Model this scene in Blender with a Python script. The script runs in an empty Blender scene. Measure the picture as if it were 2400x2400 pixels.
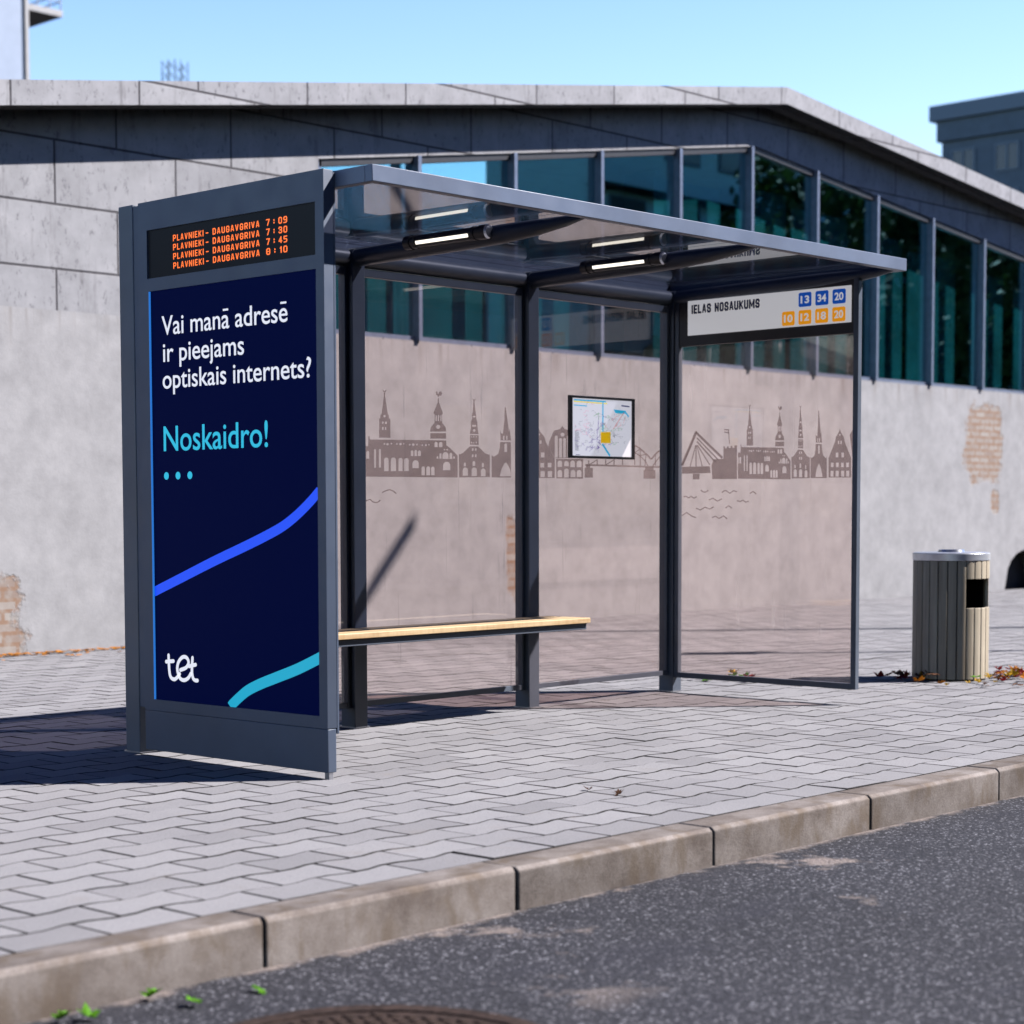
import bpy, bmesh, math, random
from mathutils import Vector, Matrix
random.seed(7)
R = math.radians
S = bpy.context.scene
COL = S.collection

# ------------------------------------------------------------------ camera, sky, sun, exposure
cam_d = bpy.data.cameras.new('camera')
cam = bpy.data.objects.new('camera', cam_d); COL.objects.link(cam)
def cam_axes(yaw, pitch, roll):
    f = Vector((-math.sin(yaw)*math.cos(pitch), math.cos(yaw)*math.cos(pitch), math.sin(pitch)))
    r = Vector((math.cos(yaw), math.sin(yaw), 0)); u = r.cross(f)
    return f, math.cos(roll)*r + math.sin(roll)*u, math.cos(roll)*u - math.sin(roll)*r
_f, _r, _u = cam_axes(-0.79871, -0.063287, -0.004996)
CAM = Vector((-5.17573, -5.58101, 1.059216))
cam.matrix_world = Matrix(((_r.x, _u.x, -_f.x, CAM.x), (_r.y, _u.y, -_f.y, CAM.y), (_r.z, _u.z, -_f.z, CAM.z), (0, 0, 0, 1)))
cam_d.sensor_width = 36; cam_d.lens = 67.2524
cam_d.shift_x = 0.08558; cam_d.shift_y = 0.12089
cam_d.clip_start = 0.1; cam_d.clip_end = 3000
cam_d.dof.use_dof = True; cam_d.dof.focus_distance = 8.7; cam_d.dof.aperture_fstop = 3.0
S.camera = cam

SUN_AZ = Vector((0.745, -0.667)); SUN_EL = R(44.5)
W = bpy.data.worlds.new('World'); S.world = W; W.use_nodes = True
wn = W.node_tree.nodes; wl = W.node_tree.links
sky = wn.new('ShaderNodeTexSky'); sky.sky_type = 'NISHITA'; sky.sun_disc = False
sky.sun_elevation = SUN_EL; sky.sun_rotation = math.atan2(SUN_AZ.x, SUN_AZ.y)
sky.altitude = 0; sky.air_density = 1.2; sky.dust_density = 0.3; sky.ozone_density = 2.2
# a clear autumn sky: bright and pale near the horizon, deep blue overhead
_tc = wn.new('ShaderNodeTexCoord'); _sp = wn.new('ShaderNodeSeparateXYZ'); _rp = wn.new('ShaderNodeValToRGB'); _mx = wn.new('ShaderNodeMix')
wl.new(_tc.outputs['Generated'], _sp.inputs[0]); wl.new(_sp.outputs['Z'], _rp.inputs['Fac'])
_e = _rp.color_ramp.elements
_e[0].position = 0.0; _e[0].color = (1.25, 1.18, 1.20, 1); _e[1].position = 1.0; _e[1].color = (.012, .055, .19, 1)
for _p, _c in ((.10, (1.26, 1.25, 1.28)), (.26, (.92, 1.02, 1.26)), (.37, (.13, .29, .60)), (.6, (.016, .066, .22))):
    _x = _e.new(_p); _x.color = (*_c, 1)
_mx.data_type = 'RGBA'; _mx.blend_type = 'MULTIPLY'; _mx.inputs[0].default_value = 1.0
wl.new(sky.outputs['Color'], _mx.inputs[6]); wl.new(_rp.outputs['Color'], _mx.inputs[7]); wl.new(_mx.outputs[2], wn['Background'].inputs['Color'])
wn['Background'].inputs['Strength'].default_value = 0.125

sun_d = bpy.data.lights.new('sun', 'SUN'); sun_d.energy = 5.0; sun_d.angle = R(0.5); sun_d.color = (1.0, 0.965, 0.945)
sun = bpy.data.objects.new('sun', sun_d); COL.objects.link(sun)
sdir = Vector((SUN_AZ.x*math.cos(SUN_EL), SUN_AZ.y*math.cos(SUN_EL), math.sin(SUN_EL)))
sun.rotation_euler = sdir.to_track_quat('Z', 'Y').to_euler(); sun.location = sdir*60
S.view_settings.view_transform = 'Standard'; S.view_settings.look = 'None'
S.view_settings.exposure = 0.70; S.view_settings.gamma = 1.0
S.cycles.max_bounces = 10; S.cycles.diffuse_bounces = 0; S.cycles.transparent_max_bounces = 24; S.cycles.caustics_reflective = False; S.cycles.caustics_refractive = False
S.cycles.sample_clamp_indirect = 6
S.cycles.use_denoising = True

# ------------------------------------------------------------------ materials
class N:
    def __init__(s, name):
        s.m = bpy.data.materials.new(name); s.m.use_nodes = True
        s.n = s.m.node_tree.nodes; s.l = s.m.node_tree.links
        s.p = s.n['Principled BSDF']; s.out = s.n['Material Output']
    def set(s, **k):
        for a, v in k.items():
            s.p.inputs[{'col': 'Base Color', 'rough': 'Roughness', 'metal': 'Metallic', 'spec': 'Specular IOR Level', 'ecol': 'Emission Color', 'estr': 'Emission Strength', 'coat': 'Coat Weight', 'ior': 'IOR', 'cr': 'Coat Roughness'}[a]].default_value = (*v, 1) if isinstance(v, tuple) else v
        return s
    def new(s, t, **k):
        x = s.n.new(t)
        for a, v in k.items():
            if hasattr(x, a): setattr(x, a, v)
        return x
    def link(s, a, b): s.l.new(a, b)
    def coord(s, scale=(1, 1, 1), loc=(0, 0, 0)):
        t = s.new('ShaderNodeTexCoord'); m = s.new('ShaderNodeMapping')
        m.inputs['Scale'].default_value = scale; m.inputs['Location'].default_value = loc
        s.link(t.outputs['Object'], m.inputs['Vector']); return m.outputs['Vector']
    def noise(s, vec, scale, detail=4, rough=.55, dist=0):
        x = s.new('ShaderNodeTexNoise'); x.inputs['Scale'].default_value = scale; x.inputs['Detail'].default_value = detail
        x.inputs['Roughness'].default_value = rough; x.inputs['Distortion'].default_value = dist
        s.link(vec, x.inputs['Vector']); return x.outputs['Fac']
    def ramp(s, fac, stops):
        x = s.new('ShaderNodeValToRGB'); e = x.color_ramp.elements
        for i, (p, c) in enumerate(stops):
            if i > 1: e.new(p)
            c = c if isinstance(c, tuple) else (c, c, c)
            e[i].position = p; e[i].color = (*c, 1)
        s.link(fac, x.inputs['Fac']); return x.outputs['Color']
    def mix(s, fac, a, b, bt='MIX'):
        x = s.new('ShaderNodeMix'); x.data_type = 'RGBA'; x.blend_type = bt
        for i, v in ((0, fac), (6, a), (7, b)):
            if hasattr(v, 'links'): s.link(v, x.inputs[i])
            else: x.inputs[i].default_value = (*v, 1) if isinstance(v, tuple) else v
        return x.outputs[2]
    def math(s, op, a, b=0.0, c=None):
        x = s.new('ShaderNodeMath'); x.operation = op
        for i, v in enumerate((a, b) if c is None else (a, b, c)):
            if hasattr(v, 'links'): s.link(v, x.inputs[i])
            else: x.inputs[i].default_value = v
        return x.outputs[0]
    def xyz(s, vec):
        x = s.new('ShaderNodeSeparateXYZ'); s.link(vec, x.inputs[0]); return x.outputs
    def col(s, c): s.link(c, s.p.inputs['Base Color']); return s
    def rough(s, c): s.link(c, s.p.inputs['Roughness']); return s
    def bump(s, h, dist=.01, strength=.5):
        x = s.new('ShaderNodeBump'); x.inputs['Distance'].default_value = dist; x.inputs['Strength'].default_value = strength
        s.link(h, x.inputs['Height']); s.link(x.outputs['Normal'], s.p.inputs['Normal']); return s

def metal(name, col, rough=.38, var=.25, spec=.5, metal=0.0):
    m = N(name).set(rough=rough, spec=spec, metal=metal)
    v = m.coord(); n = m.noise(v, 3.0, 5); f = m.noise(v, 420, 2)
    d = tuple(c*(1-var) for c in col); l = tuple(min(1, c*(1+var)) for c in col)
    m.col(m.mix(m.math('MULTIPLY_ADD', f, .45, -.22), m.ramp(n, [(.3, d), (.7, l)]), tuple(min(1, c*1.6) for c in col)))
    m.rough(m.ramp(m.noise(v, 9, 6), [(.3, rough-.07), (.75, rough+.1)]))
    m.bump(f, .0006, .25); return m.m

def plain(name, col, rough=.5, spec=.5, metal=0.0, var=.12, scale=14, bump=0.0):
    m = N(name).set(rough=rough, spec=spec, metal=metal)
    n = m.noise(m.coord(), scale, 5)
    m.col(m.ramp(n, [(.3, tuple(c*(1-var) for c in col)), (.7, tuple(min(1, c*(1+var)) for c in col))]))
    if bump: m.bump(n, bump, .4)
    return m.m

def glow(name, col, strength, base=(.02, .02, .02)):
    m = N(name).set(col=base, rough=.35, ecol=col, estr=strength); return m.m

def glass(name, tint, ior=1.5, dirt=0.0, rough=0.0, boost=1.0, dirtcol=(.75, .7, .68)):
    """Thin sheet: tinted straight-through light, Fresnel mirror, a little dried-on dirt in vertical runs."""
    m = N(name); m.n.remove(m.p)
    tr = m.new('ShaderNodeBsdfTransparent'); tr.inputs['Color'].default_value = (*tint, 1)
    gl = m.new('ShaderNodeBsdfGlossy'); gl.inputs['Roughness'].default_value = rough; gl.inputs['Color'].default_value = (.50, .86, 1.0, 1) if boost > 2 else (1, 1, 1, 1)
    geo = m.new('ShaderNodeNewGeometry'); fr = m.new('ShaderNodeFresnel')
    m.link(m.math('MULTIPLY_ADD', geo.outputs['Backfacing'], 1/ior-ior, ior), fr.inputs['IOR'])
    mx = m.new('ShaderNodeMixShader'); m.link(m.math('MULTIPLY', fr.outputs[0], boost), mx.inputs[0])
    m.link(tr.outputs[0], mx.inputs[1]); m.link(gl.outputs[0], mx.inputs[2]); last = mx
    if dirt:
        v = m.coord((1, 1, .035)); wob = m.coord((1.3, 1.3, 1.6))
        nn = m.noise(v, 36, 2, .5, .35)
        run = m.ramp(nn, [(.66, 0.0), (.70, 1.0)])
        brk = m.ramp(m.noise(wob, 2.4, 3), [(.42, 0.0), (.6, 1.0)])
        haze = m.math('MULTIPLY', m.noise(m.coord((1, 1, .3)), 6, 5), .22)
        fac = m.math('MULTIPLY', m.math('ADD', m.math('MULTIPLY', run, brk), haze), dirt)
        df = m.new('ShaderNodeBsdfDiffuse'); df.inputs['Color'].default_value = (*dirtcol, 1)
        tl = m.new('ShaderNodeBsdfTranslucent'); tl.inputs['Color'].default_value = (*dirtcol, 1)
        ds = m.new('ShaderNodeMixShader'); ds.inputs[0].default_value = .6; m.link(df.outputs[0], ds.inputs[1]); m.link(tl.outputs[0], ds.inputs[2])
        m2 = m.new('ShaderNodeMixShader'); m.link(fac, m2.inputs[0]); m.link(last.outputs[0], m2.inputs[1]); m.link(ds.outputs[0], m2.inputs[2]); last = m2
    m.link(last.outputs[0], m.out.inputs['Surface']); return m.m

M = {}
M['frame'] = metal('anthracite_paint', (.125, .146, .19), .36, .12, .5)
M['fascia'] = metal('speckled_grey_paint', (.17, .21, .31), .42, .14, .5)
M['panel_paint'] = metal('panel_grey_paint', (.09, .116, .175), .42, .10, .5)
M['dark'] = plain('black_plastic', (.012, .012, .014), .35)
M['black_frame'] = plain('black_rubber', (.02, .02, .024), .5)
M['glass'] = glass('tinted_shelter_glass', (.935, .868, .845), 1.5, .16)
M['roof_glass'] = glass('dark_roof_glass', (.44, .45, .50), 1.75, .05)
M['screen'] = N('display_glass').set(col=(.003, .0035, .005), rough=.35, spec=.08, ecol=(.005, .0065, .010), estr=.5).m
M['led'] = glow('orange_led', (1.0, .165, .012), .9)
M['poster'] = N('backlit_navy_poster').set(col=(.0006, .0012, .008), rough=.35, spec=.02, ecol=(.0001, .0012, .018), estr=1.0).m
M['ink_white'] = glow('backlit_white_ink', (.80, .83, .95), .56, (.25, .25, .25))
M['ink_cyan'] = glow('backlit_cyan_ink', (.008, .47, .72), .62)
M['ink_blue'] = glow('backlit_blue_ink', (.003, .065, .85), .62, (.003, .02, .2))
M['ink_teal'] = glow('backlit_teal_ink', (.001, .38, .60), .60)
M['lamp_glow'] = glow('lamp_diffuser', (1.0, .93, .80), 1.0, (.8, .8, .8))
M['steel'] = plain('brushed_steel', (.55, .56, .6), .28, .5, .9)
M['aluminium'] = plain('lid_aluminium', (.62, .64, .70), .38, .5, .55)
M['white_sign'] = glow('white_sign_added_glow', (.80, .79, .84), .30, (.5, .5, .5))  # sign face: emission added to replace bounce light missing under the roof
M['sign_plate'] = plain('white_plate', (.7, .7, .7), .5)
M['sign_navy'] = plain('navy_vinyl', (.006, .012, .13), .4)
M['sign_blue'] = glow('blue_sign_added_glow', (.002, .06, .36), .42, (.004, .075, .36))  # route tiles carry the same added emission as the sign face
M['sign_orange'] = glow('orange_sign_added_glow', (.80, .30, .002), .42, (.5, .2, .004))
M['paper'] = glow('map_screen', (.74, .74, .84), .42, (.6, .6, .62))  # map sheet: added emission stands in for light bounced onto it
for nm, c in (('cyan', (.01, .42, .70)), ('yellow', (.86, .72, .10)), ('amber', (.78, .47, .003)), ('red', (.55, .12, .12)), ('violet', (.20, .16, .36)), ('green', (.15, .36, .18)), ('grey', (.28, .29, .34)), ('navy', (.01, .02, .12)), ('pink', (.72, .40, .52))):
    M['map_'+nm] = glow('map_ink_'+nm, c, .42, c)  # inks share the sheet's added glow

# frosted skyline film on the glass
def film():
    m = N('frosted_skyline_film'); m.n.remove(m.p)
    tr = m.new('ShaderNodeBsdfTransparent'); tr.inputs['Color'].default_value = (.72, .64, .63, 1)
    df = m.new('ShaderNodeBsdfDiffuse'); df.inputs['Color'].default_value = (.24, .20, .20, 1)
    mx = m.new('ShaderNodeMixShader'); mx.inputs[0].default_value = .34
    m.link(tr.outputs[0], mx.inputs[1]); m.link(df.outputs[0], mx.inputs[2]); m.link(mx.outputs[0], m.out.inputs['Surface']); return m.m
M['film'] = film()

def wood(name, c0, c1, axis, rough=.5, end=False):
    m = N(name).set(rough=rough, spec=.4)
    sc = [18, 18, 18]; sc[axis] = 1.1
    v = m.coord(tuple(sc)); n = m.noise(v, 2.2, 6, .6, .6); w = m.noise(m.coord((3, 3, 3)), 2.0, 2)
    base = m.ramp(n, [(.30, c0), (.68, c1)])
    at = m.new('ShaderNodeAttribute'); at.attribute_name = 'tone'
    base = m.mix(.55, base, m.ramp(at.outputs['Fac'], [(0, .62), (1, 1.25)]), 'MULTIPLY')
    if axis == 0:
        blk = m.noise(m.coord((9, .01, .01)), 1.0, 3, .8); base = m.mix(.5, base, m.ramp(blk, [(.35, (.62, .52, .42)), (.5, (1, 1, 1)), (.66, (.8, .7, .55))]), 'MULTIPLY')
    m.col(m.mix(m.math('MULTIPLY', w, .35), base, tuple(x*.75 for x in c0)))
    m.bump(n, .0015, .4); return m.m
M['seat_wood'] = wood('oiled_pine_seat', (.60, .38, .19), (.84, .64, .40), 0)
M['slat_wood'] = wood('weathered_larch_slats', (.58, .48, .36), (.84, .74, .58), 2)

def paver_mat():
    m = N('grey_paving_stone').set(rough=.86, spec=.25)
    v = m.coord(); at = m.new('ShaderNodeAttribute'); at.attribute_name = 'tone'
    big = m.noise(v, 1.3, 5, .6); fine = m.noise(v, 150, 4, .8); mid = m.noise(v, 26, 4)
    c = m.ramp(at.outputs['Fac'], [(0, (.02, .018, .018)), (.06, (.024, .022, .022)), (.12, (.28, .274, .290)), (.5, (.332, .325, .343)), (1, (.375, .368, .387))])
    c = m.mix(.35, c, m.ramp(fine, [(.34, .1), (.50, .95), (.72, 1.35)]), 'MULTIPLY')
    c = m.mix(.5, c, m.ramp(big, [(.3, (.78, .77, .78)), (.7, (1.08, 1.06, 1.05))]), 'MULTIPLY')
    dots = m.ramp(m.noise(v, 75, 2, .6), [(.66, 0.0), (.74, .6)])
    c = m.mix(dots, c, (.12, .115, .12))
    sp = m.ramp(m.noise(v, 5, 5, .7), [(.58, 0.0), (.74, .45)])
    c = m.mix(sp, c, (.27, .24, .225))
    m.col(c); m.bump(m.math('ADD', fine, m.math('MULTIPLY', mid, .8)), .0022, .6); return m.m
M['paver'] = paver_mat()
M['joint'] = plain('joint_sand', (.075, .068, .064), .95, .1, var=.4, scale=60)

def kerb_mat():
    m = N('kerb_concrete').set(rough=.85, spec=.25)
    v = m.coord(); n = m.noise(v, 4, 6, .65); f = m.noise(v, 150, 3, .7); g = m.noise(m.coord((1, 1, .5)), 9, 5, .6, .4)
    c = m.ramp(n, [(.34, (.115, .092, .082)), (.5, (.200, .172, .160)), (.66, (.272, .242, .232))])
    c = m.mix(.45, c, m.ramp(f, [(.3, .45), (.6, 1.05), (.8, 1.3)]), 'MULTIPLY')
    c = m.mix(m.ramp(g, [(.50, 0.0), (.64, .7)]), c, (.125, .095, .072))
    at = m.new('ShaderNodeAttribute'); at.attribute_name = 'tone'
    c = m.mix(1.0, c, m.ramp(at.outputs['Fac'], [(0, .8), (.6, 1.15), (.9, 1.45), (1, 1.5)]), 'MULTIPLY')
    m.col(c); m.bump(m.math('ADD', f, m.math('MULTIPLY', n, .5)), .003, .6); return m.m
M['kerb'] = kerb_mat()

def asphalt_mat():
    m = N('worn_asphalt').set(rough=.8, spec=.35)
    v = m.coord()
    vo = m.new('ShaderNodeTexVoronoi'); vo.inputs['Scale'].default_value = 106; m.link(v, vo.inputs['Vector'])
    vo2 = m.new('ShaderNodeTexVoronoi'); vo2.inputs['Scale'].default_value = 210; m.link(v, vo2.inputs['Vector'])
    sx = m.new('ShaderNodeSeparateColor'); m.link(vo.outputs['Color'], sx.inputs[0])
    sx2 = m.new('ShaderNodeSeparateColor'); m.link(vo2.outputs['Color'], sx2.inputs[0])
    stone = m.ramp(sx.outputs[0], [(0, (.026, .026, .034)), (.60, (.046, .046, .058)), (.84, (.115, .113, .132)), (1, (.38, .375, .42))])
    core = m.ramp(vo.outputs['Distance'], [(.25, 1.0), (.62, .25)])
    c = m.mix(core, (.024, .024, .031), stone)
    c = m.mix(.5, c, m.ramp(sx2.outputs[0], [(0, .5), (.8, 1.1), (1, 2.0)]), 'MULTIPLY')
    c = m.mix(.6, c, m.ramp(m.noise(v, .9, 5), [(.3, .75), (.7, 1.2)]), 'MULTIPLY')
    dk = m.ramp(m.noise(m.coord((.7, 2.2, 1)), 1.6, 5, .65), [(.56, 0.0), (.68, .55)])
    c = m.mix(dk, c, (.030, .030, .042))
    # pale sand washed along the gutter and in loose patches
    x, y, z = m.xyz(v)
    n = m.noise(v, 2.1, 6, .62); n2 = m.noise(v, 5.5, 6, .7)
    edge = m.math('ADD', m.math('MULTIPLY_ADD', y, 6.5, 12.48), m.math('MULTIPLY_ADD', n2, 1.5, -.95))
    strip = m.ramp(edge, [(.30, 0.0), (.62, .85)])
    pat = m.math('MULTIPLY', m.ramp(m.math('MULTIPLY_ADD', y, 1.5, 4.15), [(0, 0.0), (.5, 1.0)]), m.ramp(n, [(.605, 0.0), (.655, .75)]))
    f = m.math('MAXIMUM', strip, pat); f = m.math('MULTIPLY', f, m.ramp(sx.outputs[1], [(.0, .55), (.3, 1.0)]))
    c = m.mix(f, c, (.33, .27, .245))
    m.col(c)
    m.bump(m.math('MULTIPLY', vo.outputs['Distance'], -1.0), .004, .8); return m.m
M['asphalt'] = asphalt_mat()
M['ground'] = plain('far_ground', (.20, .19, .18), .95, .2, var=.3, scale=2)

def plaster_mat():
    m = N('old_grey_render').set(rough=.88, spec=.2)
    v = m.coord(); x, y, z = m.xyz(v)
    big = m.noise(v, .8, 6, .6); mid = m.noise(v, 4.5, 7, .68); f = m.noise(v, 60, 3)
    c = m.ramp(mid, [(.28, (.38, .372, .385)), (.5, (.455, .447, .462)), (.72, (.525, .515, .53))])
    c = m.mix(.55, c, m.ramp(big, [(.3, (.84, .83, .83)), (.7, (1.06, 1.05, 1.05))]), 'MULTIPLY')
    # damp runs under the panel line
    drip = m.ramp(m.noise(m.coord((1, 1, .05)), 7, 4, .6), [(.5, 0.0), (.72, 1.0)])
    band = m.math('MULTIPLY', drip, m.ramp(m.math('ADD', z, m.math('MULTIPLY_ADD', m.noise(v, 11, 4), .5, -.25)), [(.80, 0.0), (1.0, 1.0)]))
    z01 = m.math('MULTIPLY_ADD', z, 1.4, -2.7)
    band = m.math('MULTIPLY', drip, m.ramp(m.math('ADD', z01, m.math('MULTIPLY_ADD', m.noise(v, 9, 4), .6, -.3)), [(.62, 0.0), (1.0, .8)]))
    c = m.mix(band, c, (.24, .20, .18))
    # places where the render has fallen off the brickwork
    def blob(cx, cz, rx, rz):
        a = m.math('DIVIDE', m.math('SUBTRACT', x, cx), rx); b = m.math('DIVIDE', m.math('SUBTRACT', z, cz), rz)
        a2 = m.math('POWER', m.math('ABSOLUTE', a), 3.0); b2 = m.math('POWER', m.math('ABSOLUTE', b), 3.0)
        return m.math('ADD', a2, b2)
    nz = m.math('MULTIPLY_ADD', m.noise(v, 4, 7, .75), 3.4, -1.7)
    d = m.math('MINIMUM', blob(18.25, 1.95, .56, .56), blob(2.75, .12, .46, .55))
    d = m.math('MINIMUM', d, blob(8.84, .66, .11, .42)); d = m.math('MINIMUM', d, blob(18.55, 1.2, .12, .16))
    mask = m.ramp(m.math('ADD', d, nz), [(.62, .85), (1.08, 0.0)])
    br = m.new('ShaderNodeTexBrick'); cb = m.new('ShaderNodeCombineXYZ'); m.link(x, cb.inputs[0]); m.link(z, cb.inputs[1]); m.link(cb.outputs[0], br.inputs['Vector'])
    for k, val in (('Color1', (.46, .40, .36, 1)), ('Color2', (.34, .24, .19, 1)), ('Mortar', (.34, .19, .11, 1))): br.inputs[k].default_value = val
    br.inputs['Scale'].default_value = 1; br.inputs['Brick Width'].default_value = .25; br.inputs['Row Height'].default_value = .085; br.inputs['Mortar Size'].default_value = .016
    bc = m.mix(m.ramp(m.noise(v, 13, 5), [(.45, 0.0), (.7, .6)]), br.outputs['Color'], (.50, .46, .42))
    c = m.mix(mask, c, bc)
    m.col(c)
    h = m.math('SUBTRACT', m.math('MULTIPLY_ADD', f, .12, m.math('MULTIPLY', mid, .3)), m.math('MULTIPLY', mask, .5))
    m.bump(h, .018, .6); return m.m
M['plaster'] = plaster_mat()

def concrete_mat(name, k=1.0):
    m = N(name).set(rough=.85, spec=.25)
    v = m.coord(); x, y, z = m.xyz(v)
    cb = m.new('ShaderNodeCombineXYZ'); m.link(x, cb.inputs[0]); m.link(m.math('ADD', z, -.008), cb.inputs[1])
    br = m.new('ShaderNodeTexBrick'); m.link(cb.outputs[0], br.inputs['Vector'])
    for kk, val in (('Color1', (1, 1, 1, 1)), ('Color2', (.86, .86, .87, 1)), ('Mortar', (.22, .21, .22, 1))): br.inputs[kk].default_value = val
    br.inputs['Scale'].default_value = 1; br.inputs['Brick Width'].default_value = 1.18; br.inputs['Row Height'].default_value = .4932; br.inputs['Mortar Size'].default_value = .011; br.inputs['Mortar Smooth'].default_value = .3
    n = m.noise(v, 3.2, 7, .66); st = m.noise(m.coord((1, 1, .16)), 9, 5, .7); pit = m.noise(m.coord((1, 1, .55)), 24, 4, .75)
    c = m.ramp(n, [(.3, (.36*k, .355*k, .375*k)), (.55, (.445*k, .44*k, .465*k)), (.75, (.52*k, .51*k, .535*k))])
    c = m.mix(m.ramp(pit, [(.56, 0.0), (.70, .85)]), c, (.17, .165, .18))
    c = m.mix(m.ramp(st, [(.57, 0.0), (.74, .75)]), c, (.22, .21, .22))
    c = m.mix(.95, c, br.outputs['Color'], 'MULTIPLY')
    m.col(c); m.bump(m.math('ADD', m.math('MULTIPLY', br.outputs['Fac'], -1.0), m.math('MULTIPLY', n, .4)), .012, .6); return m.m
M['concrete'] = concrete_mat('board_concrete'); M['fascia_concrete'] = concrete_mat('fascia_concrete', 1.12)
M['soffit'] = plain('soffit_board', (.20, .20, .22), .8, var=.2, scale=5)
M['mullion'] = plain('window_frame_metal', (.22, .26, .37), .35, .5, .2)
M['dark_frame'] = plain('dark_window_frame', (.045, .045, .055), .5)
M['win_glass'] = glass('teal_coated_glass', (.62, .90, .92), 2.1, 0, 0, 2.05)
M['hall_inside'] = plain('hall_inner_wall', (.16, .34, .36), .8, var=.35, scale=.8)
M['hall_floor'] = plain('hall_floor', (.16, .18, .17), .6, var=.2)
M['curtain'] = plain('teal_curtain', (.055, .25, .28), .9, var=.4, scale=1.1)
M['niche'] = plain('dark_metal_door', (.016, .02, .03), .7)
M['white_render'] = plain('white_render', (.40, .46, .58), .8, var=.05, scale=2)
M['balcony'] = plain('balcony_concrete', (.48, .46, .46), .8)
M['panel_block'] = plain('panel_block_concrete', (.115, .175, .235), .85, var=.1, scale=1.5)
M['block_trim'] = plain('block_trim', (.17, .25, .33), .8)
M['far_glass'] = N('far_window_glass').set(col=(.05, .06, .07), rough=.08, spec=.6).m
M['mast'] = plain('mast_steel', (.22, .34, .5), .6)
M['rust'] = plain('rusty_cast_iron', (.055, .036, .030), .75, .3, .3, var=.55, scale=45, bump=.004)
M['bark'] = plain('bark', (.09, .065, .045), .95, .2, var=.4, scale=30, bump=.01)

def leaf_mat(name, a, b, trans=.25):
    m = N(name).set(rough=.6, spec=.3)
    oi = m.new('ShaderNodeObjectInfo'); n = m.noise(m.coord(), 22, 3)
    c = m.mix(n, a, b); m.col(c)
    tl = m.new('ShaderNodeBsdfTranslucent'); m.link(c, tl.inputs['Color']); mx = m.new('ShaderNodeMixShader'); mx.inputs[0].default_value = trans
    m.link(m.p.outputs[0], mx.inputs[1]); m.link(tl.outputs[0], mx.inputs[2]); m.link(mx.outputs[0], m.out.inputs['Surface'])
    return m.m
M['leaf_green'] = leaf_mat('fresh_green_leaf', (.10, .36, .012), (.22, .52, .02))
M['leaf_yellow'] = leaf_mat('yellow_leaf', (.72, .40, .02), (.85, .56, .05))
M['leaf_orange'] = leaf_mat('orange_leaf', (.66, .20, .02), (.80, .34, .04))
M['leaf_red'] = leaf_mat('red_leaf', (.34, .02, .025), (.52, .05, .05))
M['leaf_brown'] = leaf_mat('brown_leaf', (.20, .09, .05), (.30, .15, .09))
M['foliage'] = leaf_mat('tree_foliage', (.014, .04, .010), (.045, .085, .018))
M['foliage2'] = leaf_mat('pale_foliage', (.025, .055, .014), (.06, .105, .022))

# ------------------------------------------------------------------ mesh helpers
class MB:
    def __init__(s): s.v = []; s.f = []; s.t = []
    def quad(s, pts, tone=.5):
        i = len(s.v); s.v += [tuple(p) for p in pts]; s.f.append(tuple(range(i, i+len(pts)))); s.t.append(tone)
    def box(s, x0, x1, y0, y1, z0, z1, tone=.5):
        i = len(s.v)
        s.v += [(x, y, z) for z in (z0, z1) for y in (y0, y1) for x in (x0, x1)]
        s.f += [tuple(i+k for k in q) for q in ((0, 2, 3, 1), (4, 5, 7, 6), (0, 1, 5, 4), (2, 6, 7, 3), (0, 4, 6, 2), (1, 3, 7, 5))]; s.t += [tone]*6
        return s
    def prism(s, pts, vec, tone=.5):
        i = len(s.v); n = len(pts); v = Vector(vec); s.v += [tuple(p) for p in pts] + [tuple(Vector(p)+v) for p in pts]
        s.f += [tuple(range(i+n-1, i-1, -1)), tuple(range(i+n, i+2*n))] + [(i+k, i+(k+1) % n, i+n+(k+1) % n, i+n+k) for k in range(n)]; s.t += [tone]*(n+2)
        return s
    def tube(s, a, b, r0, r1=None, n=16, caps=True, tone=.5, sq=1.0, upv=None):
        a = Vector(a); b = Vector(b); r1 = r0 if r1 is None else r1; d = (b-a).normalized()
        u = Vector(upv) if upv else (Vector((0, 0, 1)) if abs(d.z) < .9 else Vector((1, 0, 0))); u = (u - u.dot(d)*d).normalized(); w = d.cross(u)
        i = len(s.v)
        for c, r in ((a, r0), (b, r1)):
            for k in range(n):
                t = 2*math.pi*k/n; s.v.append(tuple(c + r*sq*math.cos(t)*u + r*math.sin(t)*w))
        s.f += [(i+k, i+(k+1) % n, i+n+(k+1) % n, i+n+k) for k in range(n)]; s.t += [tone]*n
        if caps: s.f += [tuple(range(i+n-1, i-1, -1)), tuple(range(i+n, i+2*n))]; s.t += [tone]*2
        return s
    def build(s, name, mat, parent=None, bevel=0.0, smooth=False, seg=2):
        me = bpy.data.meshes.new(name); me.from_pydata(s.v, [], s.f); me.materials.append(mat)
        at = me.attributes.new('tone', 'FLOAT', 'FACE'); at.data.foreach_set('value', s.t)
        return link(name, me, parent, bevel, smooth, seg)
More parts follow.
